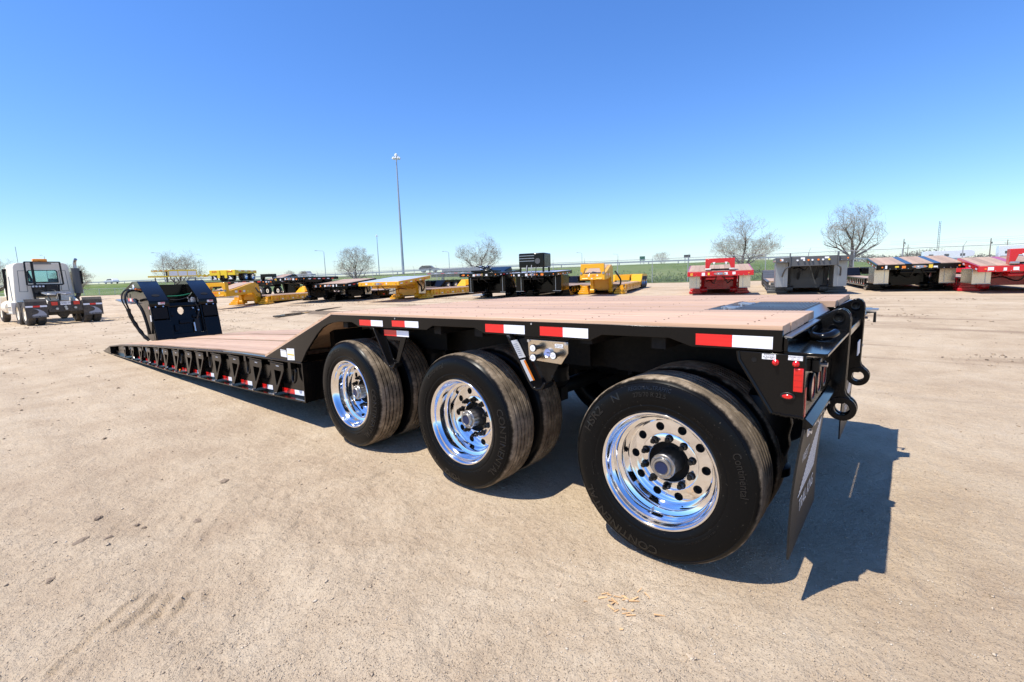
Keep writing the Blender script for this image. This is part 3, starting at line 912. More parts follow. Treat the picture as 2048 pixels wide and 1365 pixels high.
MB().prism(ov2, 'y', -0.013, -0.006).build('marker_lens', LENS, tsp, bevel=0.003)

for (ya, yb) in ((0.016, 0.79), (1.81, 2.584)):
    pf = MB().prism([(0.520, ya), (0.660, ya), (0.668, ya + 0.01), (0.668, yb), (0.520, yb)], 'z', 1.084, 1.096).build('tail_platform', BLACK, TR, bevel=0.002)
    lp = B('light_panel', BLACK, TR, 0.588, 0.600, ya + 0.004, yb, 0.835, 1.083, bevel=0.002)
    ys = (0.15, 0.31, 0.47) if ya < 1 else (2.45, 2.29, 2.13)
    for i, y in enumerate(ys):
        ovo = [(y + 0.062 * math.cos(t * math.pi / 12), 0.935 + 0.060 * math.sin(t * math.pi / 12)) for t in range(24)]
        MB().ring(ovo, inset(ovo, 0.012), 'x', 0.600, 0.612).build('lamp_grommet', PLASTIC, lp, bevel=0.003)
        ovi = inset(ovo, 0.011)
        MB().prism(ovi, 'x', 0.6005, 0.608).build('tail_lamp', LENS, lp)
    y = 0.03 if ya < 1 else 2.57
    B('red_tape', TAPER, lp, 0.6002, 0.6017, y - 0.012, y + 0.016, 0.838, 0.955)
    B('plate_bracket', PLASTIC, lp, 0.600, 0.630, (0.14 if ya < 1 else 2.40), (0.20 if ya < 1 else 2.46), 1.0, 1.052, bevel=0.004)
    MB().cyl((0.63, 0.18 if ya < 1 else 2.42, 1.028), (0.652, 0.18 if ya < 1 else 2.42, 1.028), 0.010, 8).build('bolt', ZINC, lp)
    # mud flap with hanger bar, bolts and printed emblem
    hg = MB().prism([(0.596, 0.778), (0.632, 0.800), (0.632, 0.806), (0.604, 0.832), (0.596, 0.832)], 'y', ya + 0.01, ya + 0.70).build('flap_hanger', BLACK, TR, bevel=0.002)
    for j in range(4):
        yy = ya + 0.07 + j * 0.18
        MB().cyl((0.612, yy, 0.765), (0.622, yy, 0.765), 0.010, 6).build('bolt', ZINC, hg)
        B('clamp_washer', ALU, hg, 0.609, 0.612, yy - 0.025, yy + 0.03, 0.748, 0.79)
    ft, fb = 0.602, 0.572
    def fx(z):
        return fb + (ft - fb) * (z - 0.27) / (0.79 - 0.27)
    fl = MB()
    nseg = 8
    vs_ = []
    for i in range(nseg + 1):
        z = 0.218 + (0.79 - 0.218) * i / nseg
        x = fx(z) - 0.012 * math.sin(math.pi * i / nseg)
        vs_ += [(x - 0.004, ya + 0.005, z), (x + 0.004, ya + 0.005, z), (x + 0.004, ya + 0.68, z), (x - 0.004, ya + 0.68, z)]
    fs_ = [(0, 1, 2, 3), tuple(4 * nseg + k for k in (3, 2, 1, 0))]
    for i in range(nseg):
        for k in range(4):
            fs_.append((4 * i + k, 4 * i + (k + 1) % 4, 4 * (i + 1) + (k + 1) % 4, 4 * (i + 1) + k))
    flap = fl.add(vs_, fs_).build('mud_flap', BLACKM, TR)
    em = MB()
    def fp(y, z, l=0.0055):
        return (fx(z) - 0.012 * math.sin(math.pi * (z - 0.27) / 0.52) + l, y, z)
    # road-like swoosh made of slanting stripes, with lettering below it
    for i in range(22):
        t = i / 21
        z = 0.405 + 0.27 * t
        mid = ya + 0.30 + 0.26 * t ** 0.7
        w = 0.22 * (1 - t) ** 0.9 + 0.05
        if z < 0.44:
            continue
        em.add([fp(mid - w, z), fp(mid + w * 0.75, z + 0.016), fp(mid + w * 0.75, z + 0.0255), fp(mid - w, z + 0.0095)], [(0, 1, 2, 3)])
    for (body, size, yc, zc, sx) in (('TRAIL KING', 0.085, ya + 0.36, 0.385, 0.85), ('WEST', 0.07, ya + 0.20, 0.62, 0.9)):
        tv_, tf_ = text_geo(body, size, 0.0, sx)
        em.add([fp(yc + a, zc + b_) for a, b_, c in tv_], tf_)
    em.build('flap_emblem', WHITE, flap)
bag = MB().lathe([(0.05, -0.17), (0.11, -0.16), (0.125, -0.11), (0.118, -0.06), (0.13, 0.0), (0.118, 0.06), (0.125, 0.11), (0.11, 0.15), (0.05, 0.16)], (0.36, 0.50, 0.66), 'z', 28)
bag.build('air_spring', HOSE, TR)
MB().lathe([(0.0, 0.0), (0.09, 0.0), (0.09, 0.04), (0.06, 0.05), (0.06, 0.10), (0, 0.10)], (0.40, 0.50, 0.40), 'z', 20).build('spring_pedestal', BLACKM, TR)

# hitch ears: two pairs of thick cut plates with eyes
ear = [(0.505, 1.090), (0.507, 1.150), (0.535, 1.168), (0.585, 1.196), (0.610, 1.208), (0.632, 1.212), (0.652, 1.203), (0.665, 1.184), (0.671, 1.155), (0.670, 1.10),
       (0.668, 0.95), (0.665, 0.795), (0.672, 0.770), (0.690, 0.752), (0.66, 0.72), (0.600, 0.72), (0.580, 0.76), (0.560, 0.90), (0.545, 1.02)]
for base in (0.802, 1.735):
    for dy in (0.0, 0.052):
        y0, y1 = base + dy, base + dy + 0.018
        e_ = MB().prism(ear, 'y', y0, y1).build('hitch_ear', BLACK, TR, bevel=0.004, seg=3)
        MB().ring(circle(0.656, 0.695, 0.064, 28), circle(0.656, 0.695, 0.033, 28), 'y', y0 - 0.002, y1 + 0.002).build('hitch_eye', BLACK, e_, bevel=0.004, seg=3)
        MB().lathe([(0.0, 0.0), (0.016, -0.001), (0.019, -0.006), (0.026, -0.007), (0.029, 0.0)], (0.620, y0, 1.168), 'y', 20).build('pin_boss', BLACK, e_)
        if dy == 0:
            MB().lathe([(0.0, 0.0), (0.016, -0.001), (0.019, -0.006), (0.026, -0.007), (0.029, 0.0)], (0.600, y0, 1.105), 'y', 20).build('pin_boss', BLACK, e_)
hx_ = B('tail_crossmember', BLACK, TR, 0.545, 0.655, 0.874, 1.733, 1.045, 1.085, bevel=0.004)
MB().box(0.538, 0.60, 0.874, 1.733, 0.80, 1.043).build('tail_back_plate', BLACK, TR, bevel=0.003)
wb = MB()
for i in range(70):
    y = 0.878 + 0.85 * i / 69
    wb.lathe([(0, -0.006), (0.007, -0.003), (0.008, 0), (0.007, 0.003), (0, 0.006)], (0.56 + rnd.uniform(-.003, .003), y, 1.088), 'y', 7)
for i in range(50):
    wb.lathe([(0, -0.006), (0.007, -0.003), (0.008, 0), (0.007, 0.003), (0, 0.006)], (0.545 + 0.11 * i / 50, 0.798, 1.1 + rnd.uniform(-.002, .002)), 'x', 7)
wb.build('weld_bead', BLACK, hx_)
MB().prism([(0.655, 1.80), (0.735, 1.84), (0.735, 1.95), (0.655, 1.95)], 'z', 1.128, 1.136).build('far_tab', STEEL, TR)
MB().tube([(0.66, 2.05, 1.10), (0.71, 2.05, 1.10), (0.71, 2.05, 1.03)], 0.009, 8).build('light_cord_stub', PLASTIC, TR)
B('registration_card', WHITE, TR, 0.672, 0.676, 1.30, 1.44, 0.90, 0.98)

hook = [(0.535, 0.47, 1.112), (0.515, 0.55, 1.114), (0.486, 0.62, 1.118), (0.470, 0.68, 1.122), (0.478, 0.725, 1.126), (0.505, 0.735, 1.128), (0.528, 0.70, 1.126),
        (0.532, 0.64, 1.120), (0.532, 0.56, 1.116), (0.548, 0.47, 1.114), (0.575, 0.40, 1.114), (0.608, 0.38, 1.116), (0.632, 0.40, 1.122), (0.645, 0.45, 1.130)]
def smooth_path(P, k=3):
    P = [Vector(p) for p in P]; out = []
    for i in range(len(P) - 1):
        p0, p1, p2, p3 = P[max(i - 1, 0)], P[i], P[i + 1], P[min(i + 2, len(P) - 1)]
        for j in range(k):
            t = j / k
            out.append(0.5 * ((2 * p1) + (p2 - p0) * t + (2 * p0 - 5 * p1 + 4 * p2 - p3) * t * t + (3 * p1 - p0 - 3 * p2 + p3) * t ** 3))
    return out + [P[-1]]
MB().tube(smooth_path(hook), 0.0175, 12).build('chain_hook', BLACK, TR)

# --- wheels
WC = [(0.0, 0.461), (-1.3857, 0.461), (-2.771, 0.461)]
TW = [(0.30, 0.014), (0.33, 0.004), (0.375, 0.0), (0.41, 0.003), (0.44, 0.014), (0.458, 0.030)]
def side_y(r):
    return float(np.interp(r, [p[0] for p in TW], [p[1] for p in TW]))
def tyre_mesh():
    pr = [(0.286, 0.036), (0.300, 0.016), (0.306, 0.012), (0.322, 0.006), (0.33, 0.004), (0.334, 0.0055), (0.338, 0.0035), (0.355, 0.001), (0.375, 0.0), (0.395, 0.001), (0.41, 0.003), (0.428, 0.008), (0.440, 0.014), (0.443, 0.0125), (0.447, 0.0165),
          (0.456, 0.026), (0.4615, 0.036), (0.4645, 0.041)]
    for h in (0.074, 0.108, 0.1425, 0.177, 0.211):
        pr += [(0.466, h - 0.006), (0.456, h - 0.0045), (0.456, h + 0.0045), (0.466, h + 0.006)]
    pr += [(0.4645, 0.236), (0.456, 0.25), (0.44, 0.262), (0.41, 0.273), (0.375, 0.276), (0.33, 0.272), (0.300, 0.26), (0.286, 0.24)]
    mb = MB().lathe(pr, (0, 0, 0), 'y', 128, close=True)
    return mb.mesh('tyre', RUBBER, 40)
def rim_mesh():
    pr = [(0.286, 0.044), (0.2905, 0.034), (0.2975, 0.026), (0.2985, 0.018), (0.294, 0.0125), (0.286, 0.0135), (0.280, 0.020), (0.2745, 0.036), (0.270, 0.052), (0.2625, 0.060), (0.2585, 0.066),
          (0.2575, 0.098), (0.2545, 0.106), (0.244, 0.111), (0.236, 0.114), (0.232, 0.121), (0.230, 0.145), (0.2265, 0.166), (0.222, 0.176), (0.2155, 0.180)]
    mb = MB().lathe(pr, (0, 0, 0), 'y', 96)
    # disc with ten hand holes
    r0, r1, rh, ra, ns = 0.2155, 0.152, 0.1845, 0.0225, 10
    h0, h1 = 0.180, 0.176
    def hh(r): return h1 + (h0 - h1) * (r - r1) / (r0 - r1)
    for k in range(ns):
        a0 = 2 * math.pi * k / ns; hw = math.pi / ns
        bd = []
        for j in range(6): bd.append((r0, a0 - hw + 2 * hw * j / 6))
        for j in range(3): bd.append((r0 + (r1 - r0) * j / 3, a0 + hw))
        for j in range(6): bd.append((r1, a0 + hw - 2 * hw * j / 6))
        for j in range(3): bd.append((r1 + (r0 - r1) * j / 3, a0 - hw))
        cxh, czh = rh * math.cos(a0), rh * math.sin(a0)
        nb = len(bd)
        out, inn, deep, mid_ = [], [], [], []
        for r, a in bd:
            x, z = r * math.cos(a), r * math.sin(a)
            out.append((x, hh(r), z))
            an = math.atan2(z - czh, x - cxh)
            px, pz = cxh + ra * math.cos(an), czh + ra * math.sin(an)
            inn.append((px, hh(math.hypot(px, pz)), pz))
            deep.append((px, 0.205, pz))
        fs = []
        for i in range(nb):
            j = (i + 1) % nb
            fs += [(i, j, nb + j, nb + i), (nb + i, nb + j, 2 * nb + j, 2 * nb + i)]
        mb.add(out + inn + deep, fs)
    mb.lathe([(0.152, 0.176), (0.149, 0.168), (0.144, 0.1655), (0.108, 0.1645), (0.1045, 0.168), (0.1045, 0.215)], (0, 0, 0), 'y', 96)
    return mb.mesh('rim', CHROME, 30)
def hub_mesh():
    pr = [(0.070, 0.225), (0.0635, 0.20), (0.0625, 0.150), (0.0600, 0.112), (0.0630, 0.108), (0.0630, 0.094), (0.0600, 0.090), (0.0490, 0.0895), (0.0480, 0.078), (0.0440, 0.072), (0.0355, 0.071), (0.0325, 0.077), (0.0, 0.080)]
    mb = MB().lathe(pr, (0, 0, 0), 'y', 40)
    for k in range(6):
        a = k * math.pi / 3 + 0.2
        mb.cyl((0.0555 * math.cos(a), 0.092, 0.0555 * math.sin(a)), (0.0555 * math.cos(a), 0.084, 0.0555 * math.sin(a)), 0.0045, 6)
    return mb.mesh('hub', STEEL, 30)
def nut_mesh():
    mb = MB().tube([(0, 0.166, 0), (0, 0.135, 0)], [0.0165, 0.0150], 6)
    mb.tube([(0, 0.1355, 0), (0, 0.122, 0)], 0.0095, 8)
    mb.tube([(0, 0.167, 0), (0, 0.162, 0)], 0.0205, 16)
    return mb.mesh('lug_nut', PLASTIC, 30)
def letter_mesh():
    mb = MB()
    def arc(txt, size, rb, centre, sx=1.0, ex=0.0012):
        tv_, tf_ = text_geo(txt, size, ex, sx)
        vs_ = []
        for a, b_, c in tv_:
            r = rb + b_; th = R(centre) - a / rb
            vs_.append((r * math.cos(th), side_y(r) - 0.0008 - (c + ex) * 1.0, r * math.sin(th)))
        mb.add(vs_, tf_)
    arc('CONTINENTAL', 0.062, 0.402, -12, 1.12)
    arc('HSR2', 0.062, 0.402, -102, 1.1)
    arc('Continental', 0.048, 0.400, 122, 0.9)
    arc('REGIONAL TRAFFIC', 0.026, 0.418, 205, 0.95)
    arc('275/70 R 22.5', 0.030, 0.386, 205, 1.0)
    arc('N', 0.055, 0.402, 232, 1.2)
    arc('TUBELESS  RADIAL', 0.014, 0.352, 160)
    arc('MAX LOAD SINGLE 3150 KG AT 830 KPA', 0.010, 0.352, 60)
    arc('MADE IN USA', 0.012, 0.350, -60)
    return mb.mesh('sidewall_lettering', LETTER, 30)
ME_T, ME_R, ME_H, ME_N, ME_L = tyre_mesh(), rim_mesh(), hub_mesh(), nut_mesh(), letter_mesh()
decal = MB().add([(0.2755 * math.cos(a) if i < 2 else 0.266 * math.cos(a), 0.0325 if i < 2 else 0.0545, 0.2755 * math.sin(a) if i < 2 else 0.266 * math.sin(a)) for i, a in enumerate((R(-68), R(-72), R(-70), R(-70)))], [(0, 1, 2)])
drum = MB().lathe([(0.0, 0.212), (0.225, 0.212), (0.235, 0.45), (0.0, 0.45)], (0, 0, 0), 'y', 32).mesh('brake_drum', DARK)
for i, ((wx, wz), rot) in enumerate(zip(WC, (110, 0, 8))):
    w = empty('wheel', (wx, 0, wz), parent=TR); w.rotation_euler = (0, R(rot), 0)
    link('tyre', ME_T, w); link('rim', ME_R, w); link('hub', ME_H, w); link('sidewall_lettering', ME_L, w); link('brake_drum', drum, w)
    MB().lathe([(0, 0.0780), (0.0315, 0.0762), (0.0315, 0.080)], (0, -0.001, 0), 'y', 24).build('hub_window', NAVY, w)
    for k in range(10):
        a = 2 * math.pi * (k + 0.5) / 10
        n_ = link('lug_nut', ME_N, w); n_.location = (0.1265 * math.cos(a), 0, 0.1265 * math.sin(a))
    n_ = MB().tube([(0.235, 0.16, 0.03), (0.243, 0.11, 0.031), (0.245, 0.085, 0.031)], 0.0045, 8).build('valve_stem', STEEL, w)
    w2 = empty('wheel', (wx, 0.325, wz), parent=TR); w2.rotation_euler = (0, R(rot + 50), 0)
    link('tyre', ME_T, w2)
    for y0, ry in ((2.60, math.pi), (2.275, math.pi)):
        w3 = empty('wheel', (wx, y0, wz), parent=TR); w3.rotation_euler = (0, R(rot), math.pi)
        link('tyre', ME_T, w3)
        if y0 == 2.60:
            link('rim', ME_R, w3); link('brake_drum', drum, w3)
    MB().tube([(wx, 0.3, wz), (wx, 2.3, wz)], 0.065, 16).build('axle', DARK, TR)
    for y in (0.72, 1.80):
        MB().box(wx - 0.5, wx + 0.35, y, y + 0.09, 0.50, 0.60).build('suspension_arm', DARK, TR)
        MB().lathe([(0.09, 0), (0.12, 0.05), (0.11, 0.10), (0.12, 0.15), (0.09, 0.20)], (wx + 0.25, y + 0.05, 0.60), 'z', 16).build('air_spring', HOSE, TR)

# --- the well deck
well = strip(-11.62, -3.58, 0.86, 0.98, lambda x: top(x) - 0.022, lambda x: bot(x) + 0.05).build('main_deck', BLACK, TR)
strip(-11.62, -3.58, 1.62, 1.74, lambda x: top(x) - 0.022, lambda x: bot(x) + 0.05).build('main_beam', BLACK, well)
def well_planks(edges, x0, x1):
    for a, b_ in zip(edges[:-1], edges[1:]):
        dz = rnd.uniform(-0.002, 0.002)
        strip(x0, x1, a + 0.003, b_ - 0.003, lambda x: top(x) + 0.013 + dz, 0.045, 16).build('plank', WOOD, well)
well_planks([0.072, 0.23, 0.39, 0.55, 0.71, 0.857], -12.15, -4.28)
well_planks([0.985, 1.145, 1.30, 1.455, 1.615], -11.55, -4.28)
well_planks([1.745, 1.90, 2.06, 2.215, 2.37, 2.528], -12.15, -4.28)
for i in range(18):
    x = -11.4 + i * 0.42
    B('crossmember', DARK, well, x, x + 0.07, 0.10, 2.5, bot(x) + 0.05, top(x) - 0.04)
for y0, y1, y2, y3 in ((0.0, 0.070, 0.075, 0.088), (2.60, 2.53, 2.525, 2.512)):
    rl = strip(-12.62, -3.572, y0, y1, lambda x: top(x), 0.022, 24).build('well_rail', BLACK, TR, bevel=0.002)
    strip(-12.5, -3.572, y2, y3, lambda x: top(x) - 0.023, lambda x: bot(x) + 0.012, 24).build('rail_web', BLACK, rl)
    strip(-12.5, -3.572, y0, y2 + (0.02 if y0 == 0 else -0.02), lambda x: bot(x) + 0.012, 0.014, 24).build('bottom_flange', BLACK, rl)
    if y0 == 0:
        wr = rl
    MB().prism([(-3.572, bot(-3.57)), (-3.556, bot(-3.57)), (-3.556, 0.662), (-3.572, 0.662)], 'y', y0, y0 + (0.6 if y0 == 0 else -0.6)).build('well_end_plate', BLACK, rl)
    # the wedge-shaped front corner resting on the dirt
    ya, yb = (0.0, 0.55) if y0 == 0 else (2.05, 2.60)
    MB().prism([(-12.60, 0.190), (-13.41, 0.018), (-13.42, 0.006), (-12.60, 0.012)], 'y', ya, yb).build('front_ramp', BLACK, rl, bevel=0.003)
    MB().prism([(-12.16, top(-12.16)), (-12.62, 0.192), (-12.62, 0.10), (-12.16, 0.10)], 'y', ya + 0.005 + (0.07 if y0 == 0 else 0), yb - (0.07 if y0 != 0 else 0)).build('front_cap', BLACK, rl)
for x in (-3.0, -3.2):
    B('frame_post', DARK, TR, -3.54, -3.46, 0.30, 0.62, 0.3, 1.05)
    break
B('neck_panel', DARK, TR, -3.62, -3.60, 0.35, 2.25, 0.28, 1.02)

# outrigger brackets, hooks and tapes along the near side of the well
bx0 = [-4.30, -4.85, -5.49, -6.09, -6.75, -7.24, -7.86, -8.41, -8.93, -9.47, -10.04, -10.64, -11.30]
for i, x0 in enumerate(bx0):
    zt, zb = top(x0) - 0.052, bot(x0) + 0.03
    H = zt - zb; wd = min(0.34, 0.95 * H)
    out = [(x0, zt), (x0 + wd, zt), (x0 + wd, zt - 0.16 * H), (x0 + 0.085, zb), (x0 + 0.03, zb), (x0 + 0.01, zt - 0.5 * H)]
    inn = [(x0 + 0.28 * wd, zt - 0.22 * H), (x0 + 0.78 * wd, zt - 0.22 * H), (x0 + 0.76 * wd, zt - 0.30 * H), (x0 + 0.40 * wd, zt - 0.70 * H), (x0 + 0.34 * wd, zt - 0.70 * H), (x0 + 0.30 * wd, zt - 0.45 * H)]
    br = MB().ring(out, inn, 'y', 0.004, 0.016).build('outrigger', BLACK, TR, bevel=0.002)
    B('outrigger_post', BLACK, br, x0 - 0.006, x0 + 0.036, 0.017, 0.074, zb, zt + 0.028, bevel=0.002)
    B('outrigger_shelf', BLACK, br, x0 - 0.04, x0 + wd, 0.004, 0.072, zt + 0.006, zt + 0.018)
    MB().cyl((x0 + 0.05, 0.003, zb - 0.002), (x0 + 0.05, -0.014, zb - 0.002), 0.012, 8).build('bolt', ZINC, br)
    B('printed_mark', GREYINK, br, x0 + 0.45 * wd, x0 + 0.66 * wd, 0.0026, 0.0038, zt - 0.085 * H, zt - 0.055 * H)
    if x0 < -7.5:
        MB().tube([(x0 - 0.10, 0.035, zt - 0.05 * H), (x0 + 0.12, 0.020, zb + 0.02)], 0.017, 8).build('spring_rod', STEEL if i % 2 else BLACK, br)
for xh in (-3.86, -5.00, -6.28, -7.58, -8.68, -9.75, -10.8):
    zt = top(xh) - 0.02; L = min(0.21, 0.6 * (zt - bot(xh)))
    hp = [(xh, 0.035, zt), (xh, 0.035, zt - L * 0.55), (xh + 0.008, 0.03, zt - L * 0.85), (xh + 0.04, 0.025, zt - L), (xh + 0.075, 0.03, zt - L * 0.85), (xh + 0.085, 0.035, zt - L * 0.5), (xh + 0.08, 0.04, zt - L * 0.35)]
    h_ = MB().tube(smooth_path(hp), 0.0135, 10).build('tie_hook', BLACK, wr)
    B('hook_bracket', BLACK, wr, xh - 0.03, xh + 0.03, 0.01, 0.06, zt - 0.075, zt, bevel=0.003)
for a, m_, c in ((-4.22, -3.93, -3.73), (-4.74, -4.60, -4.46), (-5.38, -5.16, -5.03), (-6.0, -5.79, -5.66), (-6.64, -6.44, -6.32), (-7.2, -7.02, -6.9)):
    zc = bot(a) + 0.035
    tape_pair(a, m_, c, zc, zc + 0.05, 0.0745, wr, bot(c) - bot(a))
for a in (-7.75, -8.28, -8.82, -9.36, -9.92, -10.5):
    zc = bot(a) + 0.03
    MB().prism([(a, zc), (a + 0.24, zc + 0.012), (a + 0.24, zc + 0.058), (a, zc + 0.046)], 'y', 0.073, 0.0745).build('red_tape', TAPER, wr)
MB().lathe([(0, -0.02), (0.02, -0.014), (0.02, 0)], (-7.62, 0.02, bot(-7.6) + 0.05), 'y', 12).build('amber_marker', AMBER, wr)
# stickers on the slope plate
st_ = B('inspection_sticker', WHITE, sr, -4.0, -3.868, -0.0012, -0.0002, 0.692, 0.752)
B('yellow_band', WHITE, sr, -4.0, -3.88, -0.0012, -0.0002, 0.756, 0.764)
st2 = MB().prism([(-3.855, 0.785), (-3.695, 0.793), (-3.70, 0.678), (-3.855, 0.666)], 'y', -0.0014, -0.0002).build('inspection_sticker', WHITE, sr)
B('yellow_band', YLABEL, sr, -3.845, -3.705, -0.0026, -0.0016, 0.722, 0.734)
t = MB(); text_on(t, 'VEHICLE INSPECTION', 0.011, (-3.775, -0.0014, 0.776), (1, 0, 0.04), (0, 0, 1), (0, -1, 0)); text_on(t, 'REPORT', 0.010, (-3.775, -0.0014, 0.69), (1, 0, 0.04), (0, 0, 1), (0, -1, 0)); t.build('sticker_lettering', GREYINK, sr)

# --- gooseneck at the far end
def lean(mb):
    mb.v = [(x - (z - 0.27) * 0.21, y, z) for x, y, z in mb.v]
    return mb
def LB(name, mat, par, *b, bevel=0.0):
    return lean(MB().box(*b)).build(name, mat, par, bevel)
gn_face_o = [(0.63, 0.27), (1.275, 0.27), (1.92, 0.27), (1.92, 0.65), (1.92, 1.08), (1.275, 1.08), (0.63, 1.08), (0.63, 0.65)]
hc, hz0 = 1.20, 0.90
gn_hole = [(hc - 0.045, hz0 - 0.06), (hc, hz0 - 0.095), (hc + 0.045, hz0 - 0.06), (hc + 0.065, hz0), (hc + 0.045, hz0 + 0.06), (hc, hz0 + 0.095), (hc - 0.045, hz0 + 0.06), (hc - 0.065, hz0)]
gn = lean(MB().ring(gn_face_o, gn_hole, 'x', -11.70, -11.66)).build('gooseneck', BLACK, TR, bevel=0.003)
side_prof = [(-11.56, 0.25), (-11.745, 1.14), (-12.50, 1.575), (-12.95, 1.575), (-14.35, 1.27), (-14.38, 1.17), (-13.45, 1.10), (-12.7, 1.10), (-12.35, 0.95), (-12.25, 0.28)]
for y0 in (0.63, 0.945, 1.575, 1.895):
    MB().prism(side_prof, 'y', y0, y0 + 0.025).build('gooseneck_arm', BLACK, gn, bevel=0.003)
for ya, yb in ((0.615, 0.985), (1.56, 1.935)):
    MB().add([], [])
    pl = MB(); pts = [(-11.715, 1.04), (-11.735, 1.148), (-12.50, 1.590), (-12.96, 1.590), (-14.38, 1.285)]
    vs_ = []
    for x, z in pts: vs_ += [(x, ya, z), (x, yb, z), (x - 0.006, yb, z - 0.02), (x - 0.006, ya, z - 0.02)]
    fs_ = [(0, 1, 2, 3), tuple(4 * (len(pts) - 1) + k for k in (3, 2, 1, 0))]
    for i in range(len(pts) - 1):
        for k in range(4):
            fs_.append((4 * i + k, 4 * i + (k + 1) % 4, 4 * (i + 1) + (k + 1) % 4, 4 * (i + 1) + k))
    cp = pl.add(vs_, fs_).build('arm_cover', BLACK, gn, bevel=0.002)
    yc = (ya + yb) / 2
    d = Vector((-0.765, 0, 0.442)).normalized(); nr = Vector((0.442, 0, 0.765)).normalized()
    c0 = Vector((-11.93, yc, 1.148 + 0.195 * 0.578)) + nr * 0.002
    el = MB(); ring_ = []
    for k in range(20):
        a = 2 * math.pi * k / 20
        ring_.append(c0 + d * 0.05 * math.sin(a) + Vector((0, 0.075 * math.cos(a), 0)))
    el.add(ring_ + [p + nr * 0.003 for p in ring_], [tuple(range(20)), tuple(range(20, 40))] + [(k, (k + 1) % 20, 20 + (k + 1) % 20, 20 + k) for k in range(20)])
    el.build('arm_slot', DARK, gn)
    lb = B('danger_label', WHITE, gn, -11.716, -11.710, yc - 0.02, yc + 0.10, 1.065, 1.115)
    B('label_band', RLABEL, gn, -11.7098, -11.707, yc + 0.02, yc + 0.098, 1.088, 1.113)
    t = MB(); text_on(t, 'DANGER', 0.022, (-11.707, yc + 0.06, 1.10), (0, 1, 0), (0, 0, 1), (1, 0, 0), lift=0.001); t.build('label_lettering', WHITE, gn)
    t = MB(); text_on(t, 'KEEP CLEAR', 0.013, (-11.710, yc + 0.055, 1.076), (0, 1, 0), (0, 0, 1), (1, 0, 0), lift=0.001); t.build('label_lettering', INK, gn)
B('gooseneck_back', BLACK, gn, -12.62, -12.58, 0.97, 1.58, 0.95, 1.50, bevel=0.004)
B('gooseneck_floor', BLACK, gn, -12.6, -11.75, 0.97, 1.58, 1.0, 1.02)
for ya, yb in ((0.66, 0.93), (1.62, 1.89)):
    LB('arm_foot', BLACK, gn, -11.68, -11.52, ya - 0.02, yb + 0.02, 0.27, 0.72, bevel=0.006)
    LB('pocket_plate', DARK, gn, -11.66, -11.56, ya, yb, 0.75, 1.0, bevel=0.003)
LB('foot_beam', BLACK, gn, -11.70, -11.53, 0.93, 1.62, 0.27, 0.40, bevel=0.006)
LB('lock_cylinder', BLACKM, gn, -11.659, -11.58, 1.42, 1.50, 0.40, 0.70)
MB().cyl((-11.62, 1.40, 0.42), (-11.66, 1.40, 0.62), 0.016, 10).build('cylinder_rod', ZINC, gn)
MB().tube(smooth_path([(-12.3, 0.98, 1.24), (-12.2, 1.1, 1.23), (-12.1, 1.3, 1.235), (-12.1, 1.5, 1.27), (-12.2, 1.58, 1.28)]), 0.012, 8).build('green_hose', GREENH, gn)
MB().tube(smooth_path([(-12.2, 1.05, 1.16), (-12.05, 1.25, 1.14), (-12.05, 1.45, 1.20), (-12.1, 1.55, 1.30)]), 0.012, 8).build('hose', HOSE, gn)
vv = MB().box(-12.1, -11.95, 1.46, 1.56, 1.02, 1.16)
for k in range(12):
    c0 = (-11.95, 1.44 + rnd.uniform(-.04, .12), 1.04 + rnd.uniform(0, .16)); vv.lathe([(0, -0.02), (0.012, -0.02), (0.014, 0.0), (0.01, 0.02), (0, 0.02)], c0, 'x', 8)
vv.build('valve_block', ZINC, gn)
bundle = [(-12.35, 0.62, 1.34), (-12.25, 0.46, 1.38), (-12.1, 0.32, 1.34), (-12.02, 0.26, 1.20), (-12.0, 0.30, 1.00), (-12.0, 0.33, 0.83), (-11.98, 0.40, 0.62), (-11.9, 0.48, 0.42), (-11.82, 0.55, 0.30)]
for k in range(4):
    off = Vector((rnd.uniform(-.03, .03), rnd.uniform(-.03, .03), 0))
    P_ = [Vector(p) + off * (1.4 if i < 4 else 0.8) + Vector((0, 0, (0.05 * k / 5) if i < 3 else 0)) for i, p in enumerate(bundle)]
    MB().tube(smooth_path(P_), 0.014, 8).build('hose', HOSE, gn)
slv = []
for i, p in enumerate(smooth_path(bundle[4:], 6)):
    slv.append(p)
MB().tube(slv, [0.036 + 0.006 * math.sin(i * 1.3) for i in range(len(slv))], 12).build('hose_sleeve', HOSE, gn)
MB().tube(smooth_path([(-12.6, 0.60, 1.15), (-12.4, 0.50, 1.18), (-12.1, 0.50, 1.10), (-11.95, 0.54, 0.92), (-11.9, 0.58, 0.6), (-11.9, 0.60, 0.42)]), 0.03, 10).build('hose', HOSE, gn)
for k, (x, z) in enumerate(((-12.25, 1.40), (-12.4, 1.42), (-12.35, 1.36))):
    MB().cyl((x, 0.62, z), (x + 0.1, 0.5, z + 0.02), 0.016, 8).build('hose_fitting', ZINC if k else AMBER, gn)
for (ya, yb, za, zb) in ((1.02, 1.10, 0.46, 0.60), (1.13, 1.36, 0.62, 0.70), (1.40, 1.56, 0.74, 0.80), (0.98, 1.05, 0.80, 0.92)):
    LB('lug_plate', BLACK, gn, -11.658, -11.60, ya, yb, za, zb, bevel=0.006)
for (y, z) in ((0.72, 1.02), (0.86, 1.02), (1.70, 1.02), (1.84, 1.02), (1.05, 0.36), (1.5, 0.36), (0.7, 0.5), (1.86, 0.5), (1.42, 0.95), (1.52, 0.9)):
    lean(MB().cyl((-11.62, y, z), (-11.535, y, z), 0.014, 8)).build('bolt', ZINC, gn)
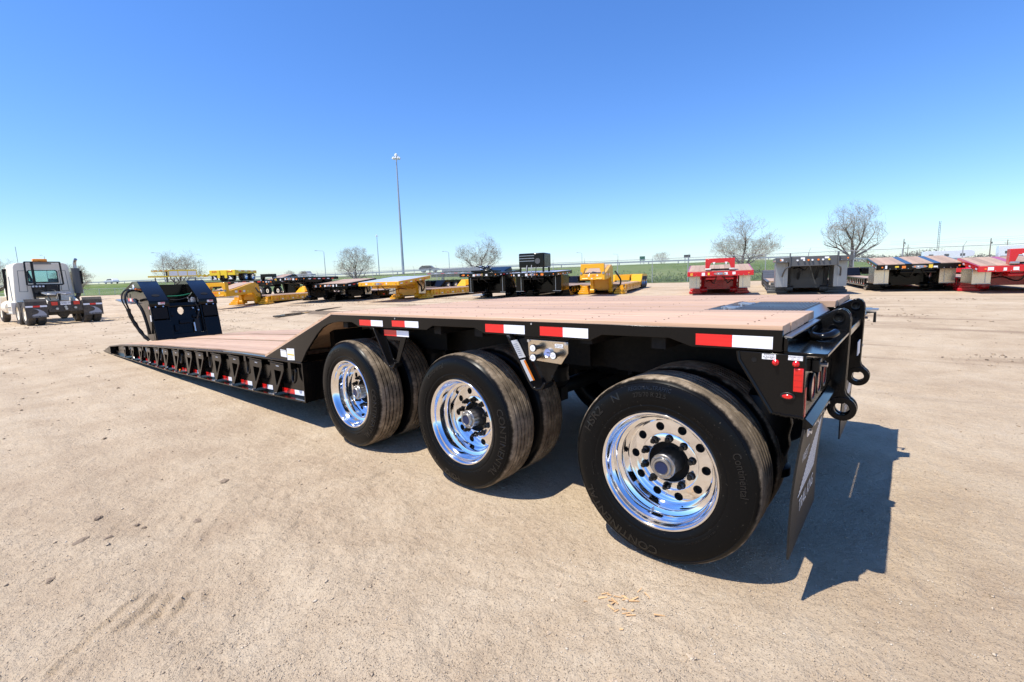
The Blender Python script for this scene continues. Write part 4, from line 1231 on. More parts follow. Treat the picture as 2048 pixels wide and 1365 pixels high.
lean(MB().tube(smooth_path([(-11.6, 1.5, 1.06), (-11.56, 1.54, 0.9), (-11.57, 1.50, 0.78), (-11.6, 1.47, 0.68)]), 0.015, 8)).build('hose', HOSE, gn)
B('white_tape', TAPEW, gn, -11.81, -11.77, 0.6275, 0.629, 0.97, 1.03)
B('red_tape', TAPER, gn, -11.86, -11.815, 0.6275, 0.629, 0.97, 1.03)
B('side_label', WHITE, gn, -11.83, -11.73, 0.6275, 0.629, 0.70, 0.84)
for k in range(4):
    x = -13.55 + k * 0.17
    (B('red_tape', TAPER, gn, x, x + 0.165, 0.612, 0.614, 1.13, 1.20) if k % 2 == 0 else B('white_tape', TAPEW, gn, x, x + 0.165, 0.612, 0.614, 1.13, 1.20))
MB().prism([(-14.38, 1.175), (-13.45, 1.095), (-12.9, 1.095), (-12.9, 1.075), (-13.45, 1.075), (-14.45, 1.15)], 'y', 0.52, 0.66).build('arm_skid', STEEL, gn)
for k in range(3):
    MB().prism([(-14.0 + k * .28, 1.22), (-13.93 + k * .28, 1.22), (-13.90 + k * .28, 1.30), (-13.97 + k * .28, 1.30)], 'y', 0.626, 0.6285).build('arm_slot', DARK, gn)
B('side_label', WHITE, gn, -13.35, -13.15, 0.626, 0.6285, 1.36, 1.44)
B('side_label', WHITE, gn, -13.02, -12.86, 0.626, 0.6285, 1.42, 1.52)
# ------------------------------------------------------------------ puddle, highway, fence
WATER, nt_, b_w = mat_new('puddle_water')
b_w.inputs['Base Color'].default_value = (0.10, 0.085, 0.065, 1); b_w.inputs['Roughness'].default_value = 0.05; b_w.inputs['Specular IOR Level'].default_value = 0.6
for nm, (x, y, l, w_, rz) in (('puddle', (-19.75, 7.35, 1.1, 0.28, R(118))), ('puddle', (-20.6, 9.6, 1.2, 0.12, R(118)))):
    pts = []
    for k in range(40):
        a = 2 * math.pi * k / 40
        rr = 1 + 0.30 * float(vnoise(np.array([3 * math.cos(a) + x]), np.array([3 * math.sin(a) + y]), 0.8, 2)[0] * 2)
        u, v = l * rr * math.cos(a), w_ * rr * math.sin(a)
        pts.append((x + u * math.cos(rz) - v * math.sin(rz), y + u * math.sin(rz) + v * math.cos(rz)))
    zw = max(GH(px_, py_) for px_, py_ in pts + [(x, y)]) + 0.006
    struct(MB().prism(pts, 'z', zw - 0.05, zw).build(nm, WATER))

HW = [(-330, -85), (-240.2, -23.55), (-200.0, 28.0), (-94.57, 67.66), (-44.97, 100.72), (-18.15, 119.62), (7.27, 138.65), (47.63, 169.09), (300, 350)]
def road(off0, off1, dz, mat, name, th=0.3):
    P = [Vector((a, b_)) for a, b_ in HW]
    pts = []
    for i in range(len(P) - 1):
        for k in range(10):
            pts.append(P[i].lerp(P[i + 1], k / 10))
    pts.append(P[-1])
    vs_ = []
    for i, p in enumerate(pts):
        t = (pts[min(i + 1, len(pts) - 1)] - pts[max(i - 1, 0)]).normalized(); n = Vector((-t.y, t.x))
        z = G(p.x, p.y) + 0.22 + dz
        a, c = p + n * off0, p + n * off1
        vs_ += [(a.x, a.y, z), (c.x, c.y, z), (c.x, c.y, z - th), (a.x, a.y, z - th)]
    fs_ = []
    for i in range(len(pts) - 1):
        for k in range(4):
            j = (k + 1) % 4
            fs_.append((4 * i + k, 4 * (i + 1) + k, 4 * (i + 1) + j, 4 * i + j))
    return MB().add(vs_, fs_).build(name, mat)
ASPH = paint('worn_asphalt', (0.085, 0.083, 0.080), 0.9, dust=0.4, nscale=0.5)
struct(road(0, 13, 0, ASPH, 'highway', 0.9))
rail = empty('guard_rail', (-60, 92, G(-60, 92)))
tag(rail, 'long grey steel guard rail along the near edge of the raised highway', 'guard rail')
def rel(o, ch):
    ch.parent = o; ch.matrix_parent_inverse = Matrix.Translation(-Vector(o.location)); return ch
rel(rail, road(0.4, 0.55, 0.78, GALV, 'rail_beam', 0.30))
pm_ = MB().box(-0.08, 0.08, -0.06, 0.06, -0.2, 0.75).mesh('rail_post', GALV)
for i in range(len(HW) - 3):
    a, b_ = Vector(HW[i + 1]), Vector(HW[i + 2]); n = int((b_ - a).length / 6)
    for k in range(n):
        p = a.lerp(b_, k / n); t = (b_ - a).normalized(); p = p + Vector((-t.y, t.x)) * 0.65
        o = link('rail_post', pm_); o.location = (p.x, p.y, G(p.x, p.y) + 0.22); rel(rail, o)

# chain link fence with outward-leaning barbed wire arms
def mesh_mat():
    m, nt, b = mat_new('chain_link_mesh')
    tc = N(nt, 'ShaderNodeTexCoord')
    mp = N(nt, 'ShaderNodeMapping'); mp.inputs['Rotation'].default_value = (0, R(45), 0)
    uv = tc.outputs['UV']
    sx = N(nt, 'ShaderNodeSeparateXYZ'); nt.links.new(uv, sx.inputs[0])
    def lines(sgn):
        s = math_(nt, 'ADD' if sgn > 0 else 'SUBTRACT', sx.outputs[0], sx.outputs[1])
        f = math_(nt, 'FRACT', math_(nt, 'MULTIPLY', s, 1 / 0.075), None)
        return math_(nt, 'LESS_THAN', f, 0.075)
    w = math_(nt, 'MAXIMUM', lines(1), lines(-1))
    tr = N(nt, 'ShaderNodeBsdfTransparent'); mx = N(nt, 'ShaderNodeMixShader')
    nt.links.new(w, mx.inputs[0]); nt.links.new(tr.outputs[0], mx.inputs[1]); nt.links.new(b.outputs[0], mx.inputs[2])
    nt.links.new(mx.outputs[0], nt.nodes['Material Output'].inputs[0])
    b.inputs['Base Color'].default_value = (0.42, 0.43, 0.44, 1); b.inputs['Metallic'].default_value = 0.4; b.inputs['Roughness'].default_value = 0.5
    return m
MESHM = mesh_mat()
FPTS = [(-151.85, -0.84), (-123.67, 19.23), (-91.11, 27.26), (-60.24, 35.17), (-45.99, 38.4), (-30.21, 42.0), (-20.1, 45.72), (-10.06, 49.01), (0.09, 52.4), (7.99, 55.19), (14.8, 57.05), (24, 59.6)]
fence = tag(empty('chain_link_fence', (-20.1, 45.72, G(-20.1, 45.72))), 'tall chain link fence with barbed wire arms along the back of the yard', 'fence')
pts = []
for i in range(len(FPTS) - 1):
    a, b_ = Vector(FPTS[i]), Vector(FPTS[i + 1]); n = max(1, round((b_ - a).length / 3.6))
    for k in range(n):
        pts.append(a.lerp(b_, k / n))
pts.append(Vector(FPTS[-1]))
def f_h(p):
    return 1.35 + 1.15 * float(ss(-118, -100, p.x))
post_m = {}
for i, p in enumerate(pts):
    z = G(p.x, p.y); h = f_h(p)
    if h > 2.0:
        if 'a' not in post_m:
            post_m['a'] = MB().tube([(0, 0, -0.3), (0, 0, 2.52)], 0.036, 8).tube([(0, 0, 2.5), (0.10, -0.13, 2.72), (0.2, -0.26, 2.92)], 0.014, 6).mesh('fence_post', GALV)
        me = post_m['a']
    else:
        me = MB().tube([(0, 0, -0.3), (0, 0, h + 0.03)], 0.045, 8).mesh('fence_post', GALV)
    o = link('fence_post', me); o.location = (p.x, p.y, z); rel(fence, o)
rel(fence, MB().tube([(p.x, p.y, G(p.x, p.y) + f_h(p)) for p in pts], 0.024, 6).build('top_rail', GALV))
for k in range(3):
    dx, dz = 0.2 * (k + 1) / 3, 0.14 * (k + 1)
    rel(fence, MB().tube([(p.x + dx, p.y - dx * 1.3, G(p.x, p.y) + f_h(p) + dz) for p in pts if f_h(p) > 2], 0.006, 4).build('barbed_wire', GALV))
fab = bpy.data.meshes.new('mesh_fabric')
vs_ = []; fs_ = []; uvs = []; L = 0
for i, p in enumerate(pts):
    if i: L += (p - pts[i - 1]).length
    z = G(p.x, p.y)
    vs_ += [(p.x, p.y - 0.05, z + 0.03), (p.x, p.y - 0.05, z + f_h(p))]
    uvs += [(L, 0), (L, f_h(p))]
    if i: fs_.append((2 * i - 2, 2 * i, 2 * i + 1, 2 * i - 1))
fab.from_pydata(vs_, [], fs_); fab.materials.append(MESHM)
ul = fab.uv_layers.new(name='UVMap')
for lp in fab.loops: ul.data[lp.index].uv = uvs[lp.vertex_index]
rel(fence, link('mesh_fabric', fab))

# ------------------------------------------------------------------ trees
def bark_mat():
    m, nt, b = mat_new('grey_bark'); tc = N(nt, 'ShaderNodeTexCoord')
    n = noise(nt, 6, 5, 0.6, tc.outputs['Object']); r = ramp(nt, [(0.3, (0.05, 0.036, 0.028)), (0.7, (0.13, 0.10, 0.078))])
    nt.links.new(n.outputs[0], r.inputs[0]); nt.links.new(r.outputs[0], b.inputs['Base Color']); b.inputs['Roughness'].default_value = 0.95
    return m
BARK = bark_mat()
TWIG = paint('twig_bark', (0.25, 0.20, 0.16), 0.95, dust=0.2)
BUD = paint('opening_leaf', (0.36, 0.36, 0.19), 0.8, dust=0.5, dcol=(0.42, 0.34, 0.22), nscale=0.8)
def make_tree(name, label, x, y, H, W, seed, group=None, lean=0.0, fork=1, leaf=1.0, trunk_h=0.22, bush=False):
    rs = random.Random(seed)
    root = tag(empty(name, (x, y, G(x, y) - 0.1)), label, 'shrub' if bush else 'tree', group)
    tb, cb, lf = MB(), MB(), MB()
    def inside(p):
        return ((p.x - lean * p.z / H) ** 2 + p.y ** 2) / (W * 0.5) ** 2 + ((p.z - H * 0.58) / (H * 0.44)) ** 2
    def leafs(p, n):
        for _ in range(n):
            c = p + Vector((rs.gauss(0, .12), rs.gauss(0, .12), rs.gauss(0, .10)))
            a = Vector((rs.gauss(0, 1), rs.gauss(0, 1), rs.gauss(0, 1))).normalized() * rs.uniform(0.025, 0.05)
            b_ = Vector((rs.gauss(0, 1), rs.gauss(0, 1), rs.gauss(0, 1))).normalized() * rs.uniform(0.02, 0.04)
            lf.add([c - a, c + b_, c + a, c - b_], [(0, 1, 2, 3)])
    def grow(p, d, L, r, depth):
        seg = 3 if depth < 3 else 2
        pa = [p]; dd = d
        for k in range(seg):
            dd = (dd + Vector((rs.gauss(0, .13), rs.gauss(0, .13), rs.gauss(0.05, .09)))).normalized()
            pa.append(pa[-1] + dd * L / seg)
        rr = [r * (1 - 0.45 * k / seg) for k in range(seg + 1)]
        (tb if depth < 3 else cb).tube(pa, rr, 6 if depth < 2 else (4 if depth < 3 else 3), cap=False)
        e = pa[-1]
        if depth >= 7 or r < 0.0055:
            if rs.random() < 0.5 * leaf: leafs(e, 2)
            return
        if depth >= 5 and rs.random() < 0.2 * leaf: leafs(e, 1)
        n = 3 if depth < 3 else rs.choice((2, 3, 3)) if depth < 6 else 2
        for k in range(n):
            for tr_ in range(4):
                nd = (dd + Vector((rs.gauss(0, .62), rs.gauss(0, .62), rs.gauss(0.06, .40)))).normalized()
                q_ = e + nd * L * 0.75
                if q_.z > H * 0.12 and inside(q_) < 1.0 + rs.uniform(-.45, .25): break
            else:
                if depth >= 2: continue
            grow(e, nd, L * rs.uniform(0.66, 0.84), max(0.0075, rr[-1] * rs.uniform(0.66, 0.82)), depth + 1)
        if depth < 5:
            for k in range(2 if depth < 4 else 1):
                q0 = pa[rs.randint(1, seg)]
                nd = (dd * 0.3 + Vector((rs.gauss(0, .9), rs.gauss(0, .9), rs.gauss(0.1, .45)))).normalized()
                if inside(q0 + nd * L * 0.5) > 1.0 + rs.uniform(-.4, .3): continue
                grow(q0, nd, L * rs.uniform(0.5, 0.7), rr[-1] * 0.5, depth + 2)
    r0 = 0.026 * H + 0.05
    tp = [Vector((0, 0, -0.2)), Vector((rs.gauss(0, .03) * H * .1, 0, H * trunk_h * 0.5)), Vector((lean * trunk_h, 0, H * trunk_h))]
    if bush:
        for k in range(6):
            a = rs.uniform(0, 6.28); grow(Vector((rs.gauss(0, .2), rs.gauss(0, .2), 0)), Vector((math.cos(a) * .6, math.sin(a) * .6, 1)).normalized(), H * 0.35, 0.05, 2)
    else:
        tb.tube(tp, [r0 * 1.25, r0, r0 * 0.85], 8, cap=False)
        nb = 4 + fork
        for k in range(nb):
            a = 2 * math.pi * k / nb + rs.uniform(-.5, .5); t = rs.uniform(0.45, 1.0)
            el = rs.uniform(0.25, 0.95)
            grow(tp[2], Vector((math.cos(a) * math.cos(el) * 1.0, math.sin(a) * math.cos(el), math.sin(el) + 0.15)).normalized(), H * rs.uniform(0.19, 0.27), r0 * rs.uniform(0.42, 0.62), 1)
        grow(tp[2], Vector((lean * 0.2, 0, 1)).normalized(), H * 0.26, r0 * 0.8, 1)
    if tb.f: tb.build('trunk', BARK, root)
    cr_ = cb.build('crown', TWIG, root)
    cr_['kind'] = 'stuff'
    if lf.f:
        l_ = lf.build('leaves', BUD, root); l_['kind'] = 'stuff'
    return root
TREEG = 'bare spring trees behind the fence'
make_tree('tree', 'wide spreading bare tree with low forked limbs behind the red gooseneck', -16.14, 64.86, 8.0, 12.0, 3, TREEG, fork=2, trunk_h=0.10)
make_tree('tree', 'tallest round-topped bare tree, rightmost, behind the grey gooseneck', -5.13, 71.61, 8.6, 6.6, 8, TREEG, fork=2, trunk_h=0.2)
make_tree('tree', 'bare tree just left of the black power unit trailer', -52.03, 52.67, 7.6, 7.4, 12, TREEG, trunk_h=0.2)
make_tree('tree', 'budding tree left of the tall light mast', -68.92, 40.91, 6.8, 6.6, 17, TREEG, leaf=1.3, trunk_h=0.2)
make_tree('tree', 'pale budding tree behind the yellow trailer with white panels', -99.17, 24.34, 7.8, 8.8, 23, TREEG, leaf=1.3, trunk_h=0.2)
make_tree('tree', 'small thin tree just right of the white truck cab', -82.5, 8.32, 4.8, 5.0, 31, TREEG, leaf=1.3, trunk_h=0.2)
make_tree('tree', 'pale tree at the left edge behind the white truck cab', -118.7, 2.5, 8.0, 8.5, 37, TREEG, leaf=1.3, trunk_h=0.2)
for i, (x, y, H, W) in enumerate(((-109.15, 48.68, 3.0, 2.6), (-111.8, 53.0, 2.6, 2.4))):
    make_tree('shrub', ('taller' if i == 0 else 'shorter') + ' leafless shrub below the highway guard rail', x, y, H, W, 50 + i, 'shrubs below the highway', leaf=0.4, bush=True)
for i, (x, y, H, W, lab) in enumerate(((-46.5, 112, 3.4, 4.6, 'pale budding shrub beside the green highway sign'), (-33, 150, 3.0, 6, 'low leafy shrub between the highway signs and the red gooseneck'))):
    make_tree('shrub', lab, x, y, H, W, 60 + i, 'shrubs beyond the highway', leaf=2.0, bush=True)

def treeline():
    rs = random.Random(77); mb = MB(); 
    spots = [(a, d, h) for a, d, h in ((1560, 330, 5.5), (1580, 320, 6.5), (1610, 330, 6), (1640, 320, 5), (1668, 300, 6), (1690, 260, 6), (1715, 250, 7.5), (1745, 240, 6), (1770, 235, 5), (1815, 210, 6.5), (1832, 205, 8.5), (1850, 200, 9), (1868, 205, 8), (1900, 210, 6), (1960, 220, 5), (2040, 230, 5), (2100, 210, 7))]
    for a, d, h in spots:
        th = R(-40.4255) + math.atan((a - 1024) / 938.78); x, y = CP.x + d / math.cos(th + R(40.4255)) * math.sin(th), CP.y + d / math.cos(th + R(40.4255)) * math.cos(th)
        z = G(x, y)
        for k in range(520):
            u = Vector((rs.gauss(0, 1), rs.gauss(0, 1), rs.gauss(0, 1))).normalized() * rs.random() ** 0.4
            c = Vector((x + u.x * h * 0.95, y + u.y * h * 0.8, z + h * 0.33 + u.z * h * 0.36))
            p = [c + Vector((rs.gauss(0, .32), rs.gauss(0, .32), rs.gauss(0, .30))) for _ in range(3)]
            mb.add(p, [(0, 1, 2)])
    return mb
FAR = paint('distant_foliage', (0.15, 0.14, 0.105), 1.0, dust=0.7, dcol=(0.20, 0.18, 0.13), nscale=0.3)
tl = treeline().build('distant_treeline', FAR); struct(tl, 'stuff')

# ------------------------------------------------------------------ lamp posts, poles, signs
def mast(x, y, h, r, label):
    z = G(x, y)
    root = tag(empty('high_mast_light', (x, y, z)), label, 'light mast', 'high mast lights by the highway')
    MB().tube([(0, 0, -0.3), (0, 0, h * 0.5), (0, 0, h)], [r, r * 0.72, r * 0.42], 14).build('pole', GALV, root)
    MB().lathe([(0.65, -0.08), (0.72, 0.0), (0.65, 0.08)], (0, 0, h - 0.5), 'z', 20, close=True).build('lowering_ring', GALV, root)
    MB().lathe([(0, 0.75), (0.35, 0.55), (0.42, 0.1), (0.3, 0.0), (0, 0.0)], (0, 0, h - 0.1), 'z', 14).build('mast_head', WHITE, root)
    for k in range(8):
        a = k * math.pi / 4
        m = MB().lathe([(0.0, 0.2), (0.12, 0.18), (0.22, -0.05), (0.25, -0.25), (0, -0.25)], (0.8 * math.cos(a), 0.8 * math.sin(a), h - 0.45), 'z', 10)
        m.build('luminaire', WHITE, root)
mast(-95.8, 70.6, 28.2, 0.33, 'tall high mast light pole standing alone against the sky')
mast(-282.14, 190.32, 29.5, 0.36, 'distant high mast light just left of the tallest mast')
def lamp(x, y, h, side, label, L=2.6):
    z = G(x, y)
    root = tag(empty('street_lamp', (x, y, z)), label, 'street lamp', 'street lamps along the highway')
    MB().tube([(0, 0, -0.3), (0, 0, h - 0.6)], [0.14, 0.08], 8).build('pole', GALV, root)
    d = Vector((0.76, 0.64, 0)) * side
    MB().tube([(0, 0, h - 0.6), d * 0.5 + Vector((0, 0, h - 0.2)), d * L + Vector((0, 0, h))], 0.05, 6).build('arm', GALV, root)
    hd = MB().box(-0.35, 0.35, -0.13, 0.13, -0.09, 0.06).build('lamp_head', GALV, root); hd.location = d * (L + 0.25) + Vector((0, 0, h)); hd.rotation_euler = (0, 0, 0.7)
lamp(-179.33, 41.44, 9.4, -1, 'street lamp rising behind the pale budding tree')
lamp(-296.53, 86.11, 13.2, 1, 'street lamp right of the pale budding tree', 1.4)
lamp(-159.52, 84.58, 9.8, -1, 'street lamp left of the tree beside the tall mast')
lamp(-140.65, 126.93, 9.3, -1, 'street lamp right of the tall mast', 2.0)
lamp(-121.58, 195.72, 9.0, -1, 'street lamp right of the black power unit', 2.0)
lamp(-122.59, 234.27, 9.0, -1, 'street lamp behind the yellow gooseneck trailer', 2.0)
lamp(-276.71, 24.17, 13.5, -1, 'street lamp above the white truck cab', 1.2)
def upole(x, y, h, label, arm=True):
    z = G(x, y)
    root = tag(empty('utility_pole', (x, y, z)), label, 'utility pole', 'wooden utility poles on the right')
    MB().tube([(0, 0, -0.3), (0, 0, h)], [0.17, 0.12], 10).build('pole', WOODPOLE, root)
    if arm:
        MB().box(-0.9, 0.9, -0.05, 0.05, h - 1.6, h - 1.48).build('cross_arm', WOODPOLE, root)
        for k in (-0.8, 0, 0.8):
            MB().cyl((k, 0, h - 1.5), (k, 0, h - 1.3), 0.05, 8).build('insulator', GREY, root)
    else:
        MB().lathe([(0, 0.3), (0.16, 0.3), (0.16, -0.3), (0, -0.3)], (0.3, 0, h - 1.5), 'z', 10).build('transformer', GREY, root)
upole(-2.2, 220.0, 8.9, 'wooden utility pole above the tan planked gooseneck deck', False)
upole(19.9, 220.0, 7.6, 'thick utility pole left of the far red gooseneck hoop', False)
upole(32.0, 300.0, 9.4, 'thin utility pole above the far red gooseneck hoop')
upole(-1.6, 300.0, 9.4, 'thin distant utility pole just right of a thicker one')
tw = tag(empty('radio_tower', (17.3, 597.7, 2.5)), 'thin lattice radio tower far behind the right-hand trailers', 'tower')
for k in range(3):
    a = k * 2.094; MB().tube([(0.9 * math.cos(a), 0.9 * math.sin(a), 0), (0.7 * math.cos(a), 0.7 * math.sin(a), 38)], 0.16, 5).build('tower_leg', GREY, tw)
lt = MB()
for i in range(18):
    z = i * 2.05; a0, a1 = (i % 3) * 2.094, ((i + 1) % 3) * 2.094
    for j in range(3):
        a0, a1 = j * 2.094, (j + 1) * 2.094
        lt.tube([(0.85 * math.cos(a0), 0.85 * math.sin(a0), z), (0.85 * math.cos(a1), 0.85 * math.sin(a1), z + 2.05)], 0.07, 4)
o = lt.build('tower_lacing', GREY, tw); o['kind'] = 'stuff'
def sign(x, y, w_, h_, zc, mat, label, back):
    root = tag(empty('highway_sign', (x, y, G(x, y)), R(40)), label, 'road sign', 'signs beside the highway')
    B('sign_panel', mat, root, -w_ / 2, w_ / 2, -0.04, 0.04, zc - h_ / 2, zc + h_ / 2)
    for s in (-1, 1): B('sign_post', GALV, root, s * w_ * .3 - .06, s * w_ * .3 + .06, 0.05, 0.15, -0.3, zc + h_ / 2)
sign(-48.4, 104.5, 1.25, 1.0, 1.75, SIGNGREEN, 'green highway sign right of the yellow gooseneck trailer', False)
sign(-36.0, 99.6, 1.35, 0.65, 1.55, GREY, 'dark highway sign seen from behind left of the red gooseneck', True)
pw = tag(empty('power_lines', (-2.2, 220.0, G(-2.2, 220.0))), 'thin power lines strung between the utility poles on the right', 'power lines')
for z in (7.6, 7.0, 6.4):
    P_ = []
    for k in range(41):
        t = k / 40; x = -6 + 60 * t; sag = 0.5 * math.sin(math.pi * ((t * 3) % 1))
        P_.append((x, 220 + 10 * t, z + 2.4 - sag))
    rel(pw, MB().tube(P_, 0.022, 3).build('wire', GREY))
# ------------------------------------------------------------------ the parked row of yard trailers
bg_t = MB().lathe([(0.28, 0.0), (0.38, -0.01), (0.45, 0.02), (0.48, 0.05), (0.48, 0.22), (0.45, 0.25), (0.28, 0.25)], (0, 0, 0), 'y', 28).mesh('tyre', BGRUB)
bg_r = MB().lathe([(0.285, 0.012), (0.27, 0.02), (0.25, 0.08), (0.2, 0.12), (0.08, 0.12), (0.08, 0.04), (0, 0.04)], (0, 0, 0), 'y', 24).mesh('rim', CHROME)
plate_m = MB().box(-.5, .5, -.5, .5, -.5, .5)
def bgwheel(root, x, y, z, side, rr=0.48):
    w = empty('wheel', (x, y, z), 0 if side < 0 else math.pi, root); w.scale = (rr / 0.48,) * 3
    link('tyre', bg_t, w); link('rim', bg_r, w)
    return w
def label_plates(root, x, y0, y1, z0, z1, n, seed, mats=None):
    rs = random.Random(seed)
    mats = mats or [WHITE, WHITE, YLABEL, WHITE, OLABEL]
    for i in range(n):
        y = y0 + (y1 - y0) * (i + 0.5 + rs.uniform(-.25, .25)) / n; h = (z1 - z0) * rs.uniform(0.35, 0.8); w_ = rs.uniform(0.06, 0.15)
        zc = (z0 + z1) / 2 + rs.uniform(-.1, .1) * (z1 - z0)
        B('label_plate', rs.choice(mats), root, x - 0.006, x - 0.001, y - w_ / 2, y + w_ / 2, zc - h / 2, zc + h / 2)

def yard_trailer(name, label, pos, yaw, P, kind='wide', zt=1.05, slope=0.11, W=2.6, Lg=2.7, deck='wood', hoop=False, strips=False, panels=SATINALU,
                 Lm=7.6, wellh=0.52, rear='plain', extra=None, wood_m=None, seed=1, axles=3, hose=True, lamp_bar=True, lowW=None, back=False):
    wm = wood_m or OLDWOOD
    x0, y0 = pos
    d = Vector((math.sin(R(yaw)), math.cos(R(yaw)), 0))
    zc = G(x0 + d.x * 3.5, y0 + d.y * 3.5)
    root = tag(empty(name, (x0, y0, zc), math.atan2(d.y, d.x)), label, 'trailer', 'trailers parked in a row across the yard')
    W2 = W / 2; WL = (lowW or W) / 2
    def zu(x): return zt + slope * x
    zrr = zu(Lg)
    if kind == 'wide':
        gd = B('gooseneck_deck', P, root, 0.0, 0.10, -W2, W2, zt - 0.20, zt, bevel=0.008)
        for s in (-1, 1):
            yy = (s * W2, s * (W2 - 0.05))
            MB().slab((0.10, zu(0.1)), (Lg, zrr), min(yy), max(yy), 0.17).build('deck_rail', P, gd)
            nt_p = 6
            for k in range(nt_p):
                xa = 0.15 + k * (Lg - 0.4) / nt_p
                MB().slab((xa, zu(xa) - 0.09), (xa + 0.2, zu(xa + 0.2) - 0.09), s * W2 - (0.004 if s < 0 else 0) + (0.001 if s > 0 else 0), s * W2 + (0.004 if s > 0 else 0) - (0.001 if s < 0 else 0), 0.055).build('tape_square', TAPER if k % 2 else TAPEW, gd)
            MB().lathe([(0.0, -0.02), (0.03, -0.015), (0.03, 0)], (0.0, s * (W2 - 0.18), zt - 0.1), 'x', 10).build('marker_light', AMBER, gd)
        if deck == 'wood':
            n = 12; yy = [-W2 + 0.055 + (W - 0.11) * i / n for i in range(n + 1)]
            for i in range(n):
                st = strips and i in (3, 7)
                MB().slab((0.105, zu(0.1) + 0.012), (Lg, zrr + 0.012), yy[i] + 0.003, yy[i + 1] - 0.003, 0.04).build('plank' if not st else 'deck_strip', wm if not st else P, gd)
        elif deck == 'steel':
            for s in (-1, 1): MB().slab((0.105, zu(0.1) - 0.006), (Lg, zrr - 0.006), min(s * 0.02, s * (W2 - 0.055)), max(s * 0.02, s * (W2 - 0.055)), 0.03).build('deck_plate', P, gd)
        elif deck == 'alu':
            n = 8; yy = [-W2 + 0.055 + (W - 0.11) * i / n for i in range(n + 1)]
            for i in range(n):
                MB().slab((0.02, zu(0) + 0.012), (Lg, zrr + 0.012), yy[i] + 0.004, yy[i + 1] - 0.004, 0.03).build('deck_panel', ALU, gd)
        label_plates(gd, 0.0, -W2 * 0.1, W2 * 0.95, zt - 0.19, zt - 0.02, 4, seed)
        label_plates(gd, 0.0, -W2 * 0.5, -W2 * 0.1, zt - 0.19, zt - 0.02, 2, seed + 3)
        if lamp_bar:
            pl = [(0.24 * math.cos(t * math.pi / 8) * (1 if abs(math.cos(t * math.pi / 8)) < 2 else 1), zt - 0.10 + 0.055 * math.sin(t * math.pi / 8)) for t in range(16)]
            lb = MB().prism(pl, 'x', -0.02, -0.001).build('connector_plate', STEEL, gd)
            for k, mt in enumerate((OLABEL, BLABEL, WHITE, OLABEL)):
                MB().cyl((-0.02, -0.15 + k * 0.1, zt - 0.10), (-0.06, -0.15 + k * 0.1, zt - 0.10), 0.025, 8).build('air_coupling', mt, gd)
        pin = B('pin_box', P, root, 0.25, 1.0, -0.5, 0.5, zt - 0.36, zt - 0.19, bevel=0.01)
        for s in (-1, 1):
            MB().cyl((0.22, s * 0.15, zt - 0.30), (0.22, s * 0.55, zt - 0.30), 0.055, 12).build('roller', P, pin)
        nk = B('neck', P, root, Lg - 0.42, Lg - 0.36, -0.62, 0.62, 0.22, zrr - 0.12)
        for s in (-1, 1):
            prof = [(0.4, zu(0.4) - 0.16), (Lg, zrr - 0.03), (Lg + 0.12, 0.5), (Lg + 0.05, 0.12), (Lg - 0.42, 0.12), (Lg - 0.52, 0.55), (Lg - 0.75, zrr - 0.42), (0.9, zu(0.9) - 0.30), (0.4, zu(0.4) - 0.26)]
            ya = s * 0.62
            MB().prism(prof, 'y', min(ya, ya + s * 0.16), max(ya, ya + s * 0.16)).build('neck_plate', P, nk, bevel=0.008)
            MB().cyl((Lg - 0.46, s * 0.50, 0.20), (Lg - 0.46, s * 0.80, 0.20), 0.13, 18).build('neck_pin', P, nk)
            MB().cyl((Lg - 0.62, s * 0.66, 0.20), (Lg - 0.40, s * 0.66, 0.20), 0.05, 12).build('neck_pin', P, nk)
            if panels is not None:
                yb = (s * 0.80, s * (W2 - 0.05)); xp = 0.85 if not back else Lg - 0.52; zp = zu(xp) - 0.19
                pn = B('tool_box', panels, nk, xp, Lg - 0.47, min(yb), max(yb), 0.34, zp, bevel=0.006)
                B('box_frame', STEEL, nk, xp - 0.012, xp - 0.002, min(yb), max(yb), 0.315, 0.34)
                B('box_hinge', STEEL, nk, xp - 0.016, xp - 0.001, s * 0.95 - 0.012, s * 0.95 + 0.012, 0.36, zp - 0.02)
        for k in range(4):
            yk = -0.45 + k * 0.30
            B('neck_rib', P, nk, Lg - 0.46, Lg - 0.425, yk - 0.015, yk + 0.015, 0.68, zrr - 0.16)
        for s in (-1, 1):
            MB().cyl((1.0, s * 0.32, zu(1.0) - 0.22), (Lg - 0.45, s * 0.32, 0.62), 0.05, 10).build('lift_cylinder', P, nk)
            MB().cyl((0.8, s * 0.32, zu(0.8) - 0.20), (1.0, s * 0.32, zu(1.0) - 0.22), 0.026, 8).build('cylinder_rod', ZINC, nk)
            for k in range(5):
                MB().cyl((-0.001, s * (0.35 + k * 0.19), zt - 0.165), (-0.014, s * (0.35 + k * 0.19), zt - 0.165), 0.013, 6).build('bolt', ZINC, gd)
        for k in range(2):
            MB().tube(smooth_path([(0.12, -0.1 + k * 0.22, zt - 0.2), (0.25, -0.3 + k * 0.5, zt - 0.46), (0.7, -0.35 + k * 0.6, zt - 0.52), (1.2, -0.5 + k * 0.9, zt - 0.40), (1.8, -0.56 + k * 1.1, zt - 0.45)]), 0.022, 6).build('air_line', HOSE, gd)
        B('neck_crossplate', P, nk, Lg - 0.47, Lg - 0.425, -0.60, 0.60, 0.38, 0.66)
    else:
        gd = B('gooseneck_front', P, root, 0.0, 0.12, -0.62, 0.62, zt - 0.30, zt, bevel=0.012)
        label_plates(gd, 0.0, -0.35, 0.45, zt - 0.16, zt - 0.02, 4, seed)
        for s in (-1, 1):
            MB().cyl((-0.03, s * 0.2, zt - 0.24), (-0.03, s * 0.50, zt - 0.24), 0.035, 10).build('roller', P, gd)
